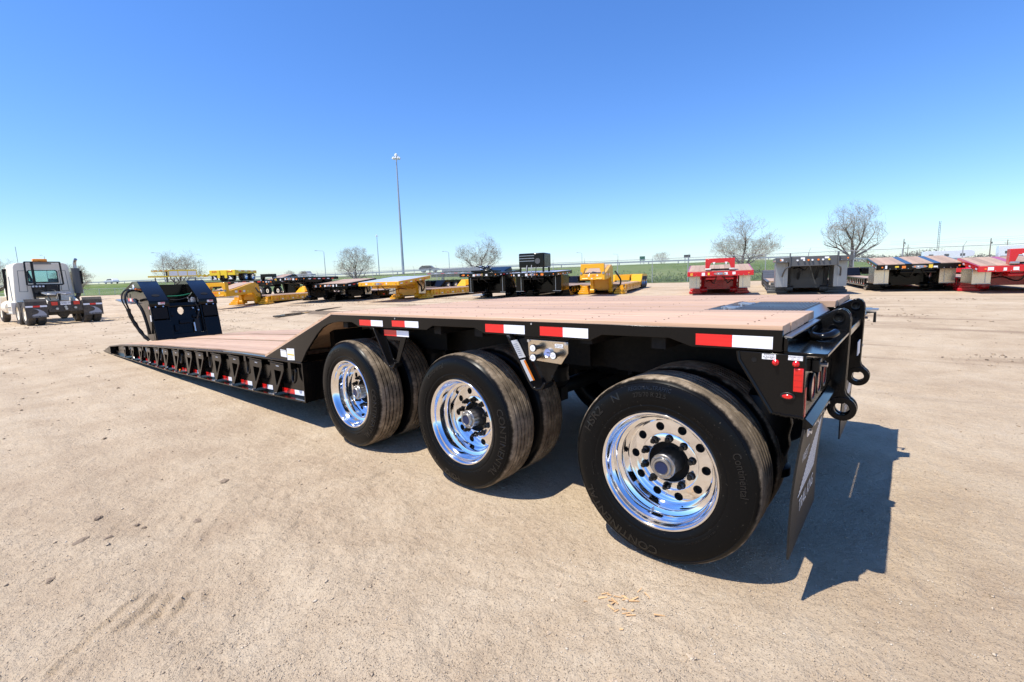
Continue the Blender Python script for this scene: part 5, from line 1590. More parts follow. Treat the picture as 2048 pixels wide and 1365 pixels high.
        if hoop:
            ho = [(-0.60, zt), (-0.58, zt + 0.50), (0.58, zt + 0.50), (0.60, zt)]
            hi = [(-0.46, zt), (-0.36, zt + 0.28), (0.36, zt + 0.28), (0.46, zt)]
            MB().ring(ho, hi, 'x', 0.02, 0.30).build('hoop', P, gd, bevel=0.012)
            for s in (-1, 1):
                MB().cyl((-0.02, s * 0.55, zt + 0.04), (0.06, s * 0.55, zt + 0.04), 0.06, 10).build('hoop_pin', STEEL, gd)
            MB().cyl((0.5, 0.1, zt + 0.1), (0.2, -0.3, zt + 0.02), 0.035, 8).build('hoop_strut', SILVER, gd)
        nk = B('neck', P, root, Lg - 0.28, Lg - 0.2, -0.45, 0.45, 0.30, zt + 0.45)
        for s in (-1, 1):
            prof = [(0.1, zt - 0.02), (0.9, zt + 0.12), (Lg - 0.9, zt + 0.40), (Lg - 0.45, zt + 0.48), (Lg - 0.1, zt + 0.34), (Lg + 0.12, zt - 0.2), (Lg + 0.1, 0.08), (Lg - 0.35, 0.08), (Lg - 0.42, 0.5), (Lg - 0.62, zt - 0.15), (0.9, zt - 0.30), (0.1, zt - 0.30)]
            ya = s * 0.42
            MB().prism(prof, 'y', min(ya, ya + s * 0.16), max(ya, ya + s * 0.16)).build('neck_plate', P, nk, bevel=0.01)
            MB().cyl((Lg - 0.3, s * 0.40, 0.2), (Lg - 0.3, s * 0.62, 0.2), 0.12, 16).build('neck_pin', P, nk)
            MB().cyl((Lg - 0.3, s * 0.40, 0.5), (Lg - 0.3, s * 0.61, 0.5), 0.09, 14).build('neck_pin', P, nk)
        MB().prism([(0.3, zt - 0.02), (Lg - 0.5, zt + 0.45), (Lg - 0.5, zt + 0.49), (0.3, zt + 0.04)], 'y', -0.42, 0.42).build('neck_cover', wm, nk)
        label_plates(gd, 0.0, -0.5, 0.5, zt - 0.30, zt - 0.18, 3, seed + 9)
        for s in (-1, 1):
            for k in range(4):
                xx = 0.8 + k * 0.35
                B('side_label', (WHITE, TAPER, WHITE, YLABEL)[k], nk, xx, xx + 0.2, s * 0.583 - 0.003, s * 0.583 + 0.003, zt - 0.1, zt + 0.02)
    if hose:
        MB().tube(smooth_path([(Lg - 0.7, -0.8, zrr - 0.2), (Lg - 0.8, -1.0, zrr - 0.45), (Lg - 0.72, -1.1, 0.75), (Lg - 0.6, -1.05, 0.5), (Lg - 0.4, -0.9, 0.42)]), 0.045, 8).build('hose', HOSE, nk)
    # front steps of the well
    xs = Lg - 0.45
    for s in (-1, 1):
        ya, yb = s * 0.70, s * WL
        for k, (dx, z1) in enumerate(((0.0, 0.13), (0.10, 0.23), (0.20, 0.33), (0.32, wellh - 0.06))):
            yi = ya + s * 0.04 * k; yo = yb - s * 0.05 * k
            z0 = (0.012, 0.132, 0.232, 0.332)[k]
            B('front_step', P, root, xs + dx, xs + 0.7, min(yi, yo), max(yi, yo), z0, z1, bevel=0.01)
    # well deck
    xa, xb = xs + 0.55, xs + 0.55 + Lm
    wd = B('well_deck', P, root, xa, xb, -0.35, 0.35, 0.20, wellh - 0.05)
    for s in (-1, 1):
        yo = s * WL
        def yb2(a, b_): return (min(s * a, s * b_), max(s * a, s * b_))
        B('well_rail', P, wd, xa, xb, *yb2(WL - 0.10, WL), wellh - 0.04, wellh)
        B('rail_web', P, wd, xa, xb, *yb2(WL - 0.08, WL - 0.05), 0.2, wellh - 0.041)
        B('rail_flange', P, wd, xa, xb, *yb2(WL - 0.10, WL - 0.01), 0.16, 0.198)
        no = 11
        for k in range(no):
            x = xa + 0.25 + k * (Lm - 0.4) / no
            MB().prism([(x, wellh - 0.045), (x + 0.22, wellh - 0.045), (x + 0.05, 0.22), (x, 0.22)], 'y', *yb2(WL - 0.045, WL - 0.02)).build('outrigger', P, wd)
            B('tape_square', TAPEW if k % 2 else TAPER, wd, x + 0.28, x + 0.46, *yb2(WL - 0.049, WL - 0.044), 0.24, 0.30)
    n = 10; yy = [-WL + 0.105 + (2 * WL - 0.21) * i / n for i in range(n + 1)]
    for i in range(n):
        if strips and i in (3, 6):
            B('deck_strip', P, wd, xa, xb, yy[i] + 0.004, yy[i + 1] - 0.004, wellh - 0.045, wellh - 0.002)
        else:
            B('plank', wm, wd, xa - 0.02, xb, yy[i] + 0.004, yy[i + 1] - 0.004, wellh - 0.045, wellh + 0.012)
    # rear bogie
    zd = 1.02
    rb = B('rear_bogie', P, root, xb, xb + 4.1, -0.5, 0.5, 0.62, zd - 0.04)
    for s in (-1, 1):
        def yb2(a, b_): return (min(s * a, s * b_), max(s * a, s * b_))
        MB().slab((xb, wellh), (xb + 0.9, zd), *yb2(0.55, WL), 0.25).build('bogie_ramp', P, rb, bevel=0.01)
        for k in range(3):
            x = xb + 0.12 + k * 0.26; z = wellh + (zd - wellh) * (x - xb) / 0.9
            MB().slab((x, z + 0.012), (x + 0.05, z + 0.012 + 0.05 * (zd - wellh) / 0.9), *yb2(0.58, WL - 0.03), 0.02).build('ramp_cleat', P, rb)
        B('bogie_deck', P if rear == 'paint' else wm, rb, xb + 0.9, xb + 4.1, *yb2(0.52, WL), zd - 0.05, zd)
        B('bogie_rail', P, rb, xb + 0.9, xb + 4.12, *yb2(WL, WL + 0.02), zd - 0.16, zd + 0.002)
        for a in range(axles):
            bgwheel(root, xb + 1.35 + a * 1.25, s * WL, 0.48, s)
    B('bogie_end', P, rb, xb + 4.125, xb + 4.2, -WL, WL, zd - 0.35, zd)
    if extra: extra(root, zu, Lg)
    return root

def power_unit(root, zu, Lg):
    z = zu(0.5)
    pu = empty('power_unit', (0, 0, 0), 0, root)
    B('engine_cover', BLACK, pu, 0.10, 1.15, -0.62, 0.75, z + 0.24, z + 0.95, bevel=0.05)
    for k in range(4):
        B('cover_rib', STEEL if k > 0 else BLACK, pu, 0.080, 0.099, -0.10 if k else -0.6, 0.72, z + 0.42 + k * 0.13, z + 0.45 + k * 0.13)
    MB().cyl((0.10, -0.28, z + 0.55), (0.06, -0.28, z + 0.55), 0.14, 20).build('fan_grille', GREY, pu)
    for s in (-0.55, 0.68):
        B('unit_leg', BLACK, pu, 0.12, 0.2, s - 0.04, s + 0.04, z - 0.2, z + 0.24)
        B('unit_leg', BLACK, pu, 1.0, 1.08, s - 0.04, s + 0.04, z - 0.2, z + 0.24)
    for k in range(3):
        MB().tube(smooth_path([(0.1, -0.2 + k * 0.25, z + 0.35), (-0.1, -0.25 + k * 0.25, z + 0.15), (-0.06, -0.2 + k * 0.2, z - 0.25)]), 0.02, 8).build('hose', SILVER if k else HOSE, pu)
def red_hoop(root, zu, Lg):
    z = zu(0.3)
    ho = [(-0.58, z), (-0.58, z + 0.52), (0.58, z + 0.52), (0.58, z)]
    hi = [(-0.46, z), (-0.36, z + 0.33), (0.36, z + 0.33), (0.46, z)]
    hp = empty('lift_hoop', (0, 0, 0), 0, root)
    MB().ring(ho, hi, 'x', 0.12, 0.42).build('hoop_frame', RED, hp, bevel=0.012)
    for s in (-1, 1):
        MB().prism([(s * 0.24 - 0.055, z + 0.36), (s * 0.24 + 0.055, z + 0.36), (s * 0.24, z + 0.24)], 'x', 0.100, 0.119).build('hoop_tag', WHITE, hp)
        MB().cyl((0.05, s * 0.58, z + 0.05), (0.05, s * 0.36, z + 0.05), 0.05, 10).build('hoop_pin', STEEL, hp)
    B('hoop_bar', BLACK, hp, 0.45, 0.55, -0.5, 0.5, z - 0.02, z + 0.08)
def grey_front(root, zu, Lg):
    z = zu(0)
    fr = empty('front_shield', (0, 0, 0), 0, root)
    B('shield_plate', GREY, fr, -0.10, -0.06, -0.78, 0.78, z - 0.36, z + 0.02, bevel=0.01)
    for s in (-1, 1):
        B('shield_fin', GREY, fr, -0.16, 0.06, s * 0.80 - 0.02, s * 0.80 + 0.02, z - 0.38, z + 0.16, bevel=0.006)
        MB().tube(smooth_path([(-0.1, s * 0.8, z - 0.38), (0.15, s * 0.92, z - 0.45), (0.5, s * 0.98, z - 0.62), (0.7, s * 1.0, 0.75)]), 0.03, 8).build('brace', GREY, fr)
    for k, (y, mt) in enumerate(((0.55, WHITE), (0.33, WHITE), (0.18, OLABEL), (0.05, WHITE), (-0.15, OLABEL), (-0.3, WHITE), (-0.5, YLABEL))):
        MB().cyl((-0.10, y, z - 0.13), (-0.17, y, z - 0.13), 0.035, 10).build('air_coupling', mt, fr)
    for s in (0.3, -0.5):
        B('label_plate', WHITE, fr, -0.106, -0.101, s, s + 0.14, z - 0.09, z - 0.02)
def black_gear(root, zu, Lg):
    z = zu(0.8)
    gr = empty('valve_rack', (0, 0, 0), 0, root)
    B('rack_base', BLACK, gr, 0.2, 1.6, -0.55, 0.55, z - 0.02, z + 0.10, bevel=0.02)
    rs = random.Random(4)
    for k in range(9):
        MB().cyl((0.25 + rs.random() * .6, rs.uniform(-.5, .4), z + .1), (0.25 + rs.random() * .6, rs.uniform(-.5, .4), z + .32), 0.03, 8).build('valve', (BLACK, STEEL, ZINC)[k % 3], gr)
    MB().prism([(1.3, z - 0.1), (Lg + 0.1, z + 0.3), (Lg + 0.35, z - 0.1), (Lg + 0.35, 0.5), (Lg, 0.5)], 'y', -0.62, 0.62).build('neck_hood', BLACK, gr, bevel=0.05)
    B('step_plate', DIAMOND, gr, Lg - 0.9, Lg - 0.2, 0.75, 1.4, 0.10, 0.16)

yard_trailer('yard_trailer', 'mustard yellow narrow gooseneck trailer at the left end of the row', (-29.5, 7.6), -34, YELLOW, 'narrow', zt=0.92, hoop=True, Lg=3.1, Lm=7.0, seed=2, strips=True)
yard_trailer('yard_trailer', 'black narrow gooseneck trailer half hidden behind the mustard one', (-36.5, 13.4), -30, BLACK, 'narrow', zt=1.40, hoop=True, Lg=3.0, Lm=7.0, seed=3)
yard_trailer('yard_trailer', 'black gooseneck trailer with pale aluminium front edge', (-27.29, 10.83), -20, BLACK, zt=1.50, slope=0.0, deck='alu', seed=4, panels=None, Lm=7.5)
yard_trailer('yard_trailer', 'black gooseneck trailer with tan planked upper deck left of the aluminium one', (-25.35, 12.25), -18, BLACK, zt=1.02, slope=0.10, seed=5, panels=SATINALU, rear='paint', back=True)
yard_trailer('yard_trailer', 'mustard trailer with shiny aluminium upper deck', (-20.88, 12.6), -19, YELLOW, zt=1.05, slope=0.085, deck='alu', Lg=3.2, seed=6, rear='paint', strips=True, Lm=8.0, back=True)
yard_trailer('yard_trailer', 'short black gooseneck trailer with valve gear on top', (-16.19, 15.48), -16, BLACK, zt=1.35, slope=0.05, W=2.3, seed=7, deck='steel', panels=BLACK, extra=black_gear, strips=True)
yard_trailer('yard_trailer', 'black trailer carrying a boxy black power unit on its gooseneck', (-13.68, 16.74), -17, BLACK, zt=1.28, slope=0.03, seed=8, deck='alu', panels=BLACK, extra=power_unit, strips=True)
yard_trailer('yard_trailer', 'bright yellow narrow gooseneck trailer in the middle of the row', (-11.32, 18.58), -19, YELLOW, 'narrow', zt=1.12, hoop=True, Lg=2.8, Lm=7.4, seed=9, rear='paint', strips=True)
yard_trailer('yard_trailer', 'red gooseneck trailer left of the grey one', (-5.42, 19.2), -17.5, RED, zt=1.06, slope=0.11, seed=10, extra=red_hoop)
yard_trailer('yard_trailer', 'gunmetal grey gooseneck trailer with silver ribbed panels', (-2.12, 19.91), -13.5, GREY, zt=1.52, slope=0.0, seed=11, deck='steel', panels=RIBALU, extra=grey_front, lowW=3.0, lamp_bar=False)
yard_trailer('yard_trailer', 'black gooseneck trailer with tan deck and grey strips right of the grey one', (1.09, 22.51), -11, BLACK, zt=1.10, slope=0.12, seed=12, strips=True, W=2.7)
yard_trailer('yard_trailer', 'red gooseneck trailer at the right edge of the yard', (3.95, 21.0), -9, RED, zt=0.95, slope=0.12, seed=13, strips=True, W=2.7, extra=red_hoop)
yard_trailer('yard_trailer', 'yellow trailer partly seen behind the right-hand red one', (8.6, 30.5), -10, LEMON, 'narrow', zt=1.1, Lg=2.8, Lm=7.0, seed=14, rear='paint')

# flatbed with a short lemon yellow bogie standing on it, and the yellow trailer with white side panels
def flatbed(name, label, x, y, rz, L, W, z, P, dk, group=None, alu=False):
    root = tag(empty(name, (x, y, G(x, y)), rz), label, 'trailer', group)
    B('bed_frame', P, root, -L / 2, L / 2, -W / 2, W / 2, z - 0.28, z - 0.05)
    n = 9
    for i in range(n):
        B('bed_plank', dk, root, -L / 2, L / 2, -W / 2 + W * i / n + 0.004, -W / 2 + W * (i + 1) / n - 0.004, z - 0.049, z)
    for s in (-1, 1):
        B('bed_beam', P, root, -L / 2 + 0.5, L / 2 - 0.2, s * 0.45 - 0.06, s * 0.45 + 0.06, z - 0.65, z - 0.281)
        for a in range(2): bgwheel(root, L / 2 - 1.2 - a * 1.25, s * W / 2, 0.48, s)
        B('landing_leg', P, root, -L / 2 + 2.0, -L / 2 + 2.15, s * 0.7 - 0.07, s * 0.7 + 0.07, 0.0, z - 0.281)
        for k in range(int(L / 0.9)):
            B('tape_square', TAPEW if k % 2 else TAPER, root, -L / 2 + 0.2 + k * 0.9, -L / 2 + 0.65 + k * 0.9, s * (W / 2 + 0.003) - 0.002, s * (W / 2 + 0.003) + 0.002, z - 0.2, z - 0.12)
    return root
def at(px, r):
    th = R(-40.4255) + math.atan((px - 1024) / 938.78)
    return CP.x + r * math.sin(th), CP.y + r * math.cos(th)
FB = (-50.4, 16.0); fbz = 1.55
flatbed('flatbed_trailer', 'black flatbed trailer carrying the lemon yellow tandem bogie', FB[0], FB[1], R(25), 10.5, 2.5, fbz, BLACK, GREY)
bo = tag(empty('axle_bogie', (FB[0], FB[1] + 0.3, G(*FB) + fbz), R(-52)), 'lemon yellow tandem axle bogie standing on a black flatbed', 'trailer')
B('bogie_frame', LEMON, bo, -1.3, 2.0, -1.25, 1.25, 0.72, 1.02, bevel=0.02)
B('bogie_end_beam', LEMON, bo, 2.005, 2.25, -1.25, 1.25, 0.55, 1.04, bevel=0.02)
for s in (-1, 1):
    for x in (-0.6, 0.55):
        bgwheel(bo, x, s * 1.25, 0.42, s, 0.42); bgwheel(bo, x, s * 0.92, 0.42, s, 0.42)
    B('mud_flap', BLACKM, bo, 2.26, 2.28, s * 0.75 - 0.3, s * 0.75 + 0.3, 0.12, 0.54)
    MB().prism([(s * 0.75 - 0.2, 0.18), (s * 0.75 + 0.2, 0.18), (s * 0.75 + 0.15, 0.30), (s * 0.75 - 0.02, 0.46), (s * 0.75 - 0.12, 0.46), (s * 0.75 - 0.02, 0.30)], 'x', 2.281, 2.284).build('flap_emblem', WHITE, bo)
    for k in range(3): MB().cyl((2.25, s * (0.6 + k * 0.17), 0.9), (2.27, s * (0.6 + k * 0.17), 0.9), 0.06, 10).build('tail_lamp', LENS, bo)
    B('end_plate', LEMON, bo, 2.255, 2.30, s * 0.35 - 0.12, s * 0.35 + 0.12, 0.3, 1.0)
    for k in range(6): B('tape_square', TAPEW if k % 2 else TAPER, bo, -1.2 + k * 0.5, -0.8 + k * 0.5, s * 1.252 - 0.003, s * 1.252 + 0.003, 0.92, 0.99)
ytx, yty = -90.85, 22.6
yt = tag(empty('yellow_transporter', (ytx, yty, G(ytx, yty) + 1.95), R(167)), 'lemon yellow transporter with three white side panels far behind the near gooseneck', 'trailer')
yt.scale = (0.82, 0.82, 0.82)
# a long ladder-like beam, a tall front box with white panels, two cantilevered decks
B('box_body', LEMON, yt, -0.4, 2.2, -2.4, 2.4, 1.15, 2.45, bevel=0.02)
for k in range(3): B('side_panel', WHITECAR, yt, -0.425, -0.405, -2.25 + k * 1.55, -0.85 + k * 1.55, 1.3, 2.2)
B('upper_deck', LEMON, yt, -1.2, 2.3, 2.45, 5.0, 2.15, 2.40); B('lower_deck', LEMON, yt, -1.2, 2.3, 2.45, 5.6, 1.05, 1.3)
B('box_post', GREY, yt, 0.2, 0.5, 2.45, 2.75, 0.0, 2.1); B('box_post', GREY, yt, 1.6, 1.9, 2.45, 2.75, 0.0, 2.1)
B('ladder_beam', LEMON, yt, -0.2, 0.1, -13.0, -2.41, 0.95, 1.30)
for k in range(14):
    B('tape_square', TAPEW if k % 2 else TAPER, yt, -0.206, -0.201, -12.6 + k * 0.72, -12.2 + k * 0.72, 1.0, 1.12)
    MB().prism([(-12.8 + k * 0.74, 1.305), (-12.3 + k * 0.74, 1.305), (-12.45 + k * 0.74, 1.5), (-12.65 + k * 0.74, 1.5)], 'x', -0.18, 0.08).build('beam_lug', LEMON, yt)
for k in range(6): B('tape_square', TAPEW if k % 2 else TAPER, yt, -1.206, -1.201, 2.5 + k * 0.42, 2.8 + k * 0.42, 2.22, 2.34)
for y in (-12, -7.5, -2.0, 1.5, 4.5):
    B('support_leg', GREY, yt, -0.05, 0.12, y - 0.1, y + 0.1, -2.37, 0.949)
# grey flatbeds parked beyond the fence
g1 = flatbed('flatbed_trailer', 'silver grey flatbed with a hydraulic rack on its nose, beyond the fence', -47.5, 43.0, R(40), 7.5, 2.6, 2.0, SILVER, GREY, 'flatbeds beyond the fence')
B('dump_side', SILVER, g1, -1.6, 3.6, -1.32, 1.32, 2.05, 2.5, bevel=0.03)
MB().tube(smooth_path([(-3.4, -0.5, 2.0), (-3.4, -0.45, 2.6), (-3.4, 0, 2.75), (-3.4, 0.45, 2.6), (-3.4, 0.5, 2.0)]), 0.05, 8).build('rack_hoop', BLACK, g1)
flatbed('flatbed_trailer', 'long silver flatbed beyond the fence behind the black power unit', -37.8, 45.6, R(20), 12.5, 2.6, 1.75, SILVER, GREY, 'flatbeds beyond the fence')
# ------------------------------------------------------------------ white day-cab truck
tk = tag(empty('semi_truck', (-27.3, 1.02, G(-27.3, 1.02)), R(90 + 95)), 'dusty old white day-cab truck with orange beacon seen from behind', 'truck')
# local: +x forward, +y left side of the truck
def tw_(x, y, side):
    w = empty('wheel', (x, y, 0.50), math.pi if side > 0 else 0, tk); w.scale = (1.04,) * 3
    link('tyre', tk_t, w); link('rim', tk_r, w)
tk_m = MB().lathe([(0.28, 0.0), (0.38, -0.01), (0.45, 0.015), (0.47, 0.04), (0.47, 0.23), (0.45, 0.255), (0.28, 0.26)], (0, 0, 0), 'y', 40)
for k in range(40):
    a = 2 * math.pi * k / 40
    c, s_ = math.cos(a), math.sin(a); t_ = Vector((-s_, 0, c)); r_ = Vector((c, 0, s_))
    for j, hy in enumerate((0.045, 0.115, 0.165)):
        p = r_ * 0.468 + Vector((0, hy, 0)); w_ = 0.06
        q_ = [p - t_ * 0.022 + Vector((0, 0, 0)), p + t_ * 0.022, p + t_ * 0.022 + Vector((0, w_, 0)), p - t_ * 0.022 + Vector((0, w_, 0))]
        tk_m.add(q_ + [v + r_ * 0.016 for v in q_], [(4, 5, 6, 7), (0, 1, 5, 4), (1, 2, 6, 5), (2, 3, 7, 6), (3, 0, 4, 7)])
TKR = paint('dusty_truck_tyre', (0.05, 0.045, 0.04), 0.85, dust=0.85, dcol=(0.30, 0.24, 0.17), nscale=4)
tk_t = tk_m.mesh('tyre', TKR); tk_r = MB().lathe([(0.285, 0.012), (0.27, 0.02), (0.25, 0.10), (0.2, 0.13), (0.1, 0.13), (0.1, 0.02), (0, 0.02)], (0, 0, 0), 'y', 24).mesh('rim', CREAM)
for x in (0.65, 2.0):
    for y, s in ((1.23, 1), (0.90, 1), (-1.23, -1), (-0.90, -1)): tw_(x, y, s)
for y, s in ((1.20, 1), (-1.20, -1)): tw_(6.1, y, s)
for s in (-1, 1):
    B('frame_rail', DUSTY, tk, 0.15, 7.0, s * 0.42 - 0.05, s * 0.42 + 0.05, 0.72, 0.98)
    fl = MB().prism([(0.10, 0.33), (0.12, 0.33), (0.13, 1.0), (0.20, 1.12), (0.19, 1.13), (0.11, 1.02)], 'y', s * 0.92 - 0.34, s * 0.92 + 0.34).build('mud_flap', DUSTY, tk)
    for k in range(3):
        B('tape_strip', TAPEW if k != 1 else TAPER, fl, 0.098, 0.104, s * 0.92 - 0.33 + k * 0.22, s * 0.92 - 0.112 + k * 0.22, 0.78, 0.85)
    em = MB().add([(0.096, s * 0.92 + y, z) for y, z in ((-0.28, 0.42), (-0.28, 0.47), (-0.20, 0.60), (-0.05, 0.70), (0.12, 0.735), (0.0, 0.68), (-0.06, 0.60), (-0.02, 0.52), (0.16, 0.46), (0.16, 0.42))][::-1], [tuple(range(10))])
    text_on(em, 'TRAIL KING', 0.085, (0.098, s * 0.92 - 0.06, 0.385), (0, -1, 0), (0, 0, 1), (-1, 0, 0), lift=0.003)
    em.build('flap_emblem', GREYINK, fl)
    B('tail_light', LENS, tk, 0.02, 0.06, s * 0.36 - 0.1, s * 0.36 + 0.1, 0.83, 0.98)
cb_ = B('rear_crossmember', DUSTY, tk, 0.06, 0.15, -0.55, 0.55, 0.55, 0.99, bevel=0.01)
pl = B('license_plate', WHITE, tk, 0.040, 0.055, -0.17, 0.17, 0.83, 0.98)
t = MB(); text_on(t, '74983 W', 0.09, (0.040, 0, 0.905), (0, -1, 0), (0, 0, 1), (-1, 0, 0), lift=0.002); t.build('plate_lettering', INK, pl)
for k, (y, z) in enumerate(((0.3, 0.68), (-0.3, 0.7), (0.0, 0.66), (0.02, 0.75))):
    MB().cyl((0.06, y, z), (-0.02, y, z), 0.05, 10).build('air_coupling', STEEL, cb_)
MB().tube([(0.65, -0.9, 0.5), (0.65, 0.9, 0.5)], 0.11, 12).build('axle', DUSTY, tk)
MB().tube([(2.0, -0.9, 0.5), (2.0, 0.9, 0.5)], 0.11, 12).build('axle', DUSTY, tk)
MB().lathe([(0.0, -.2), (0.2, -.14), (0.24, 0), (0.2, .14), (0, .2)], (0.65, 0, 0.5), 'x', 16).build('differential', DUSTY, tk)
fw = MB().prism([(0.62, -0.16), (0.80, -0.42), (1.4, -0.48), (1.65, -0.2), (1.65, 0.2), (1.4, 0.48), (0.80, 0.42), (0.62, 0.16), (1.05, 0.05), (1.05, -0.05)], 'z', -0.03, 0.03)
fw.xf(Matrix.Translation((0, 0, 1.20)) @ Matrix.Rotation(R(-7), 4, 'Y')).build('fifth_wheel', STEEL, tk, bevel=0.01)
for s in (-1, 1): MB().prism([(0.25, 0.95), (0.45, 0.99), (1.0, 1.15), (1.6, 1.15), (1.7, 0.99), (1.7, 0.9), (0.25, 0.9)], 'y', s * 0.5 - 0.03, s * 0.5 + 0.03).build('fifth_wheel_rail', CREAM, tk)
# cab shell
def rr_prof(hw, z0, z1, r, n=5):
    pts = [(-hw, z0), (hw, z0)]
    for k in range(n + 1):
        a = math.pi / 2 * k / n; pts.append((hw - r + r * math.cos(a) - 0.10 * (1), z1 - r + r * math.sin(a)))
    for k in range(n + 1):
        a = math.pi / 2 + math.pi / 2 * k / n; pts.append((-hw + r + r * math.cos(a) + 0.10, z1 - r + r * math.sin(a)))
    return pts
H0, H1 = 0.98, 2.78
outer = rr_prof(1.05, H0, H1, 0.22)
wz0, wz1, ww = 1.86, 2.42, 0.50
n_ = len(outer)
win = [(-ww, wz0), (ww, wz0)]
for k in range(6):
    a = math.pi / 2 * k / 5; win.append((ww - 0.09 + 0.09 * math.cos(a), wz1 - 0.09 + 0.09 * math.sin(a)))
for k in range(6):
    a = math.pi / 2 + math.pi / 2 * k / 5; win.append((-ww + 0.09 + 0.09 * math.cos(a), wz1 - 0.09 + 0.09 * math.sin(a)))
cab = MB().ring(outer, win, 'x', 3.30, 3.36).build('cab_back', CREAM, tk, bevel=0.01)
sh = MB(); pf = outer
vs_ = []
for x in (3.365, 5.0): vs_ += [(x, y, z) for y, z in pf]
for x in (3.365, 5.0): vs_ += [(x, y * 0.95, 1.02 + (z - 1.0) * 0.965) for y, z in pf]
fs_ = []
for i in range(n_):
    j = (i + 1) % n_
    fs_ += [(i, j, n_ + j, n_ + i), (2 * n_ + i, 3 * n_ + i, 3 * n_ + j, 2 * n_ + j), (n_ + i, n_ + j, 3 * n_ + j, 3 * n_ + i)]
sh.add(vs_, fs_).build('cab_shell', CREAM, tk)
MB().prism([(y, z) for y, z in win], 'x', 3.325, 3.335).build('rear_window', GLASS, cab)
MB().ring([(y * 1.05, 2.14 + (z - 2.14) * 1.07) for y, z in win], [(y * 0.98, 2.14 + (z - 2.14) * 0.97) for y, z in win], 'x', 3.285, 3.299).build('window_seal', BLACKM, cab)
# windshield frame, dash, steering wheel and seats seen through the glass
B('dash_panel', GREY, tk, 4.7, 4.98, -0.95, 0.95, 1.1, 1.92)
for s in (-1, 1): B('windshield_pillar', CREAM, tk, 5.005, 5.1, s * 0.95 - 0.06, s * 0.95 + 0.06, 1.7, 2.6)
B('windshield_header', CREAM, tk, 5.005, 5.1, -0.9, 0.9, 2.5, 2.74); B('cowl', CREAM, tk, 5.005, 5.15, -1.0, 1.0, 1.0, 1.85)
B('windshield', GLASS, tk, 5.05, 5.06, -0.885, 0.885, 1.86, 2.49)
for y in (0.5, -0.5): B('seat', GREY, tk, 3.7, 3.9, y - 0.25, y + 0.25, 1.2, 2.05 if y < 0 else 1.95, bevel=0.05)
MB().prism([(5.16, 0.95), (7.0, 0.9), (7.05, 1.5), (6.9, 1.65), (5.16, 1.84)], 'y', -0.85, 0.85).build('hood', CREAM, tk, bevel=0.06)
for s in (-1, 1):
    MB().prism([(5.5, 0.75), (5.7, 1.1), (6.1, 1.2), (6.5, 1.12), (6.75, 0.75), (6.9, 0.75), (6.9, 1.25), (5.4, 1.25)], 'y', min(s * .87, s * 1.25), max(s * .87, s * 1.25)).build('front_fender', CREAM, tk, bevel=0.03)
B('bumper', STEEL, tk, 7.06, 7.2, -1.2, 1.2, 0.45, 0.8, bevel=0.02)
# panel lines, vents, rack, light bar, stack
for s in (-1, 1):
    MB().ring([(s * 0.58, 1.45), (s * 0.86, 1.45), (s * 0.82, 2.42), (s * 0.58, 2.42)], [(s * 0.592, 1.462), (s * 0.848, 1.462), (s * 0.808, 2.408), (s * 0.592, 2.408)], 'x', 3.290, 3.3).build('panel_seam', BLACKM, cab)
rk = empty('headache_rack', (0, 0, 0), 0, tk)
for s in (-1, 1):
    MB().tube([(3.0, s * 0.62, 1.75), (3.0, s * 0.60, 2.80)], 0.035, 8).build('rack_post', BLACKM, rk)
    MB().tube([(3.05, s * 0.42, 1.0), (3.05, s * 0.46, 1.78)], 0.04, 8).build('rack_post', BLACKM, rk)
for z in (1.75, 2.80): MB().tube([(3.0, -0.61, z), (3.0, 0.61, z)], 0.03, 8).build('rack_bar', BLACKM, rk)
MB().tube([(3.02, 0.36, 1.75), (3.02, 0.36, 2.82)], 0.05, 8).build('rack_bar', BLACKM, rk)
B('rack_shelf', BLACKM, rk, 3.02, 3.27, -0.44, 0.44, 1.2, 1.23); B('rack_back', DUSTY, rk, 3.21, 3.25, -0.44, 0.44, 1.24, 1.72)
MB().tube([(3.06, -0.44, 1.35), (3.06, 0.44, 1.35)], 0.025, 6).build('rack_bar', BLACKM, rk); MB().tube([(3.06, 0, 1.3), (3.06, 0, 1.75)], 0.03, 6).build('rack_bar', BLACKM, rk)
wl_ = B('work_light_bar', GREY, rk, 2.96, 3.06, 0.05, 0.50, 1.63, 1.73, bevel=0.01)
for k in range(4): MB().cyl((2.955, 0.10 + k * 0.115, 1.68), (2.935, 0.10 + k * 0.115, 1.68), 0.04, 10).build('work_lamp', WHITE, rk)
B('beacon_base', GREY, tk, 3.35, 3.6, -0.28, 0.28, 2.785, 2.83); B('beacon', ORANGE, tk, 3.36, 3.58, -0.25, 0.25, 2.831, 2.97, bevel=0.03)
B('roof_lamp', GREY, tk, 2.98, 3.05, -0.30, 0.30, 2.70, 2.76)
st = empty('exhaust_stack', (0, 0, 0), 0, tk)
MB().tube([(3.15, -1.17, 1.30), (3.15, -1.17, 2.52)], 0.165, 20).build('muffler', GREY, st)
MB().tube(smooth_path([(3.15, -1.17, 2.52), (3.15, -1.17, 2.70), (3.12, -1.18, 2.84), (3.0, -1.2, 2.95)]), 0.065, 12).build('tail_pipe', STEEL, st)
MB().tube(smooth_path([(3.15, -1.17, 1.30), (3.12, -1.1, 1.15), (3.3, -0.9, 1.0)]), 0.08, 12).build('exhaust_pipe', DUSTY, st)
B('heat_shield', BLACKM, st, 3.0, 3.3, -1.36, -1.34, 1.75, 2.4)
MB().tube([(3.3, 0.75, 2.78), (3.3, 0.75, 3.5)], 0.008, 4).build('antenna', GREY, tk)
MB().tube([(3.32, 1.13, 1.05), (3.32, 1.13, 2.15)], 0.018, 8).build('grab_handle', STEEL, tk)
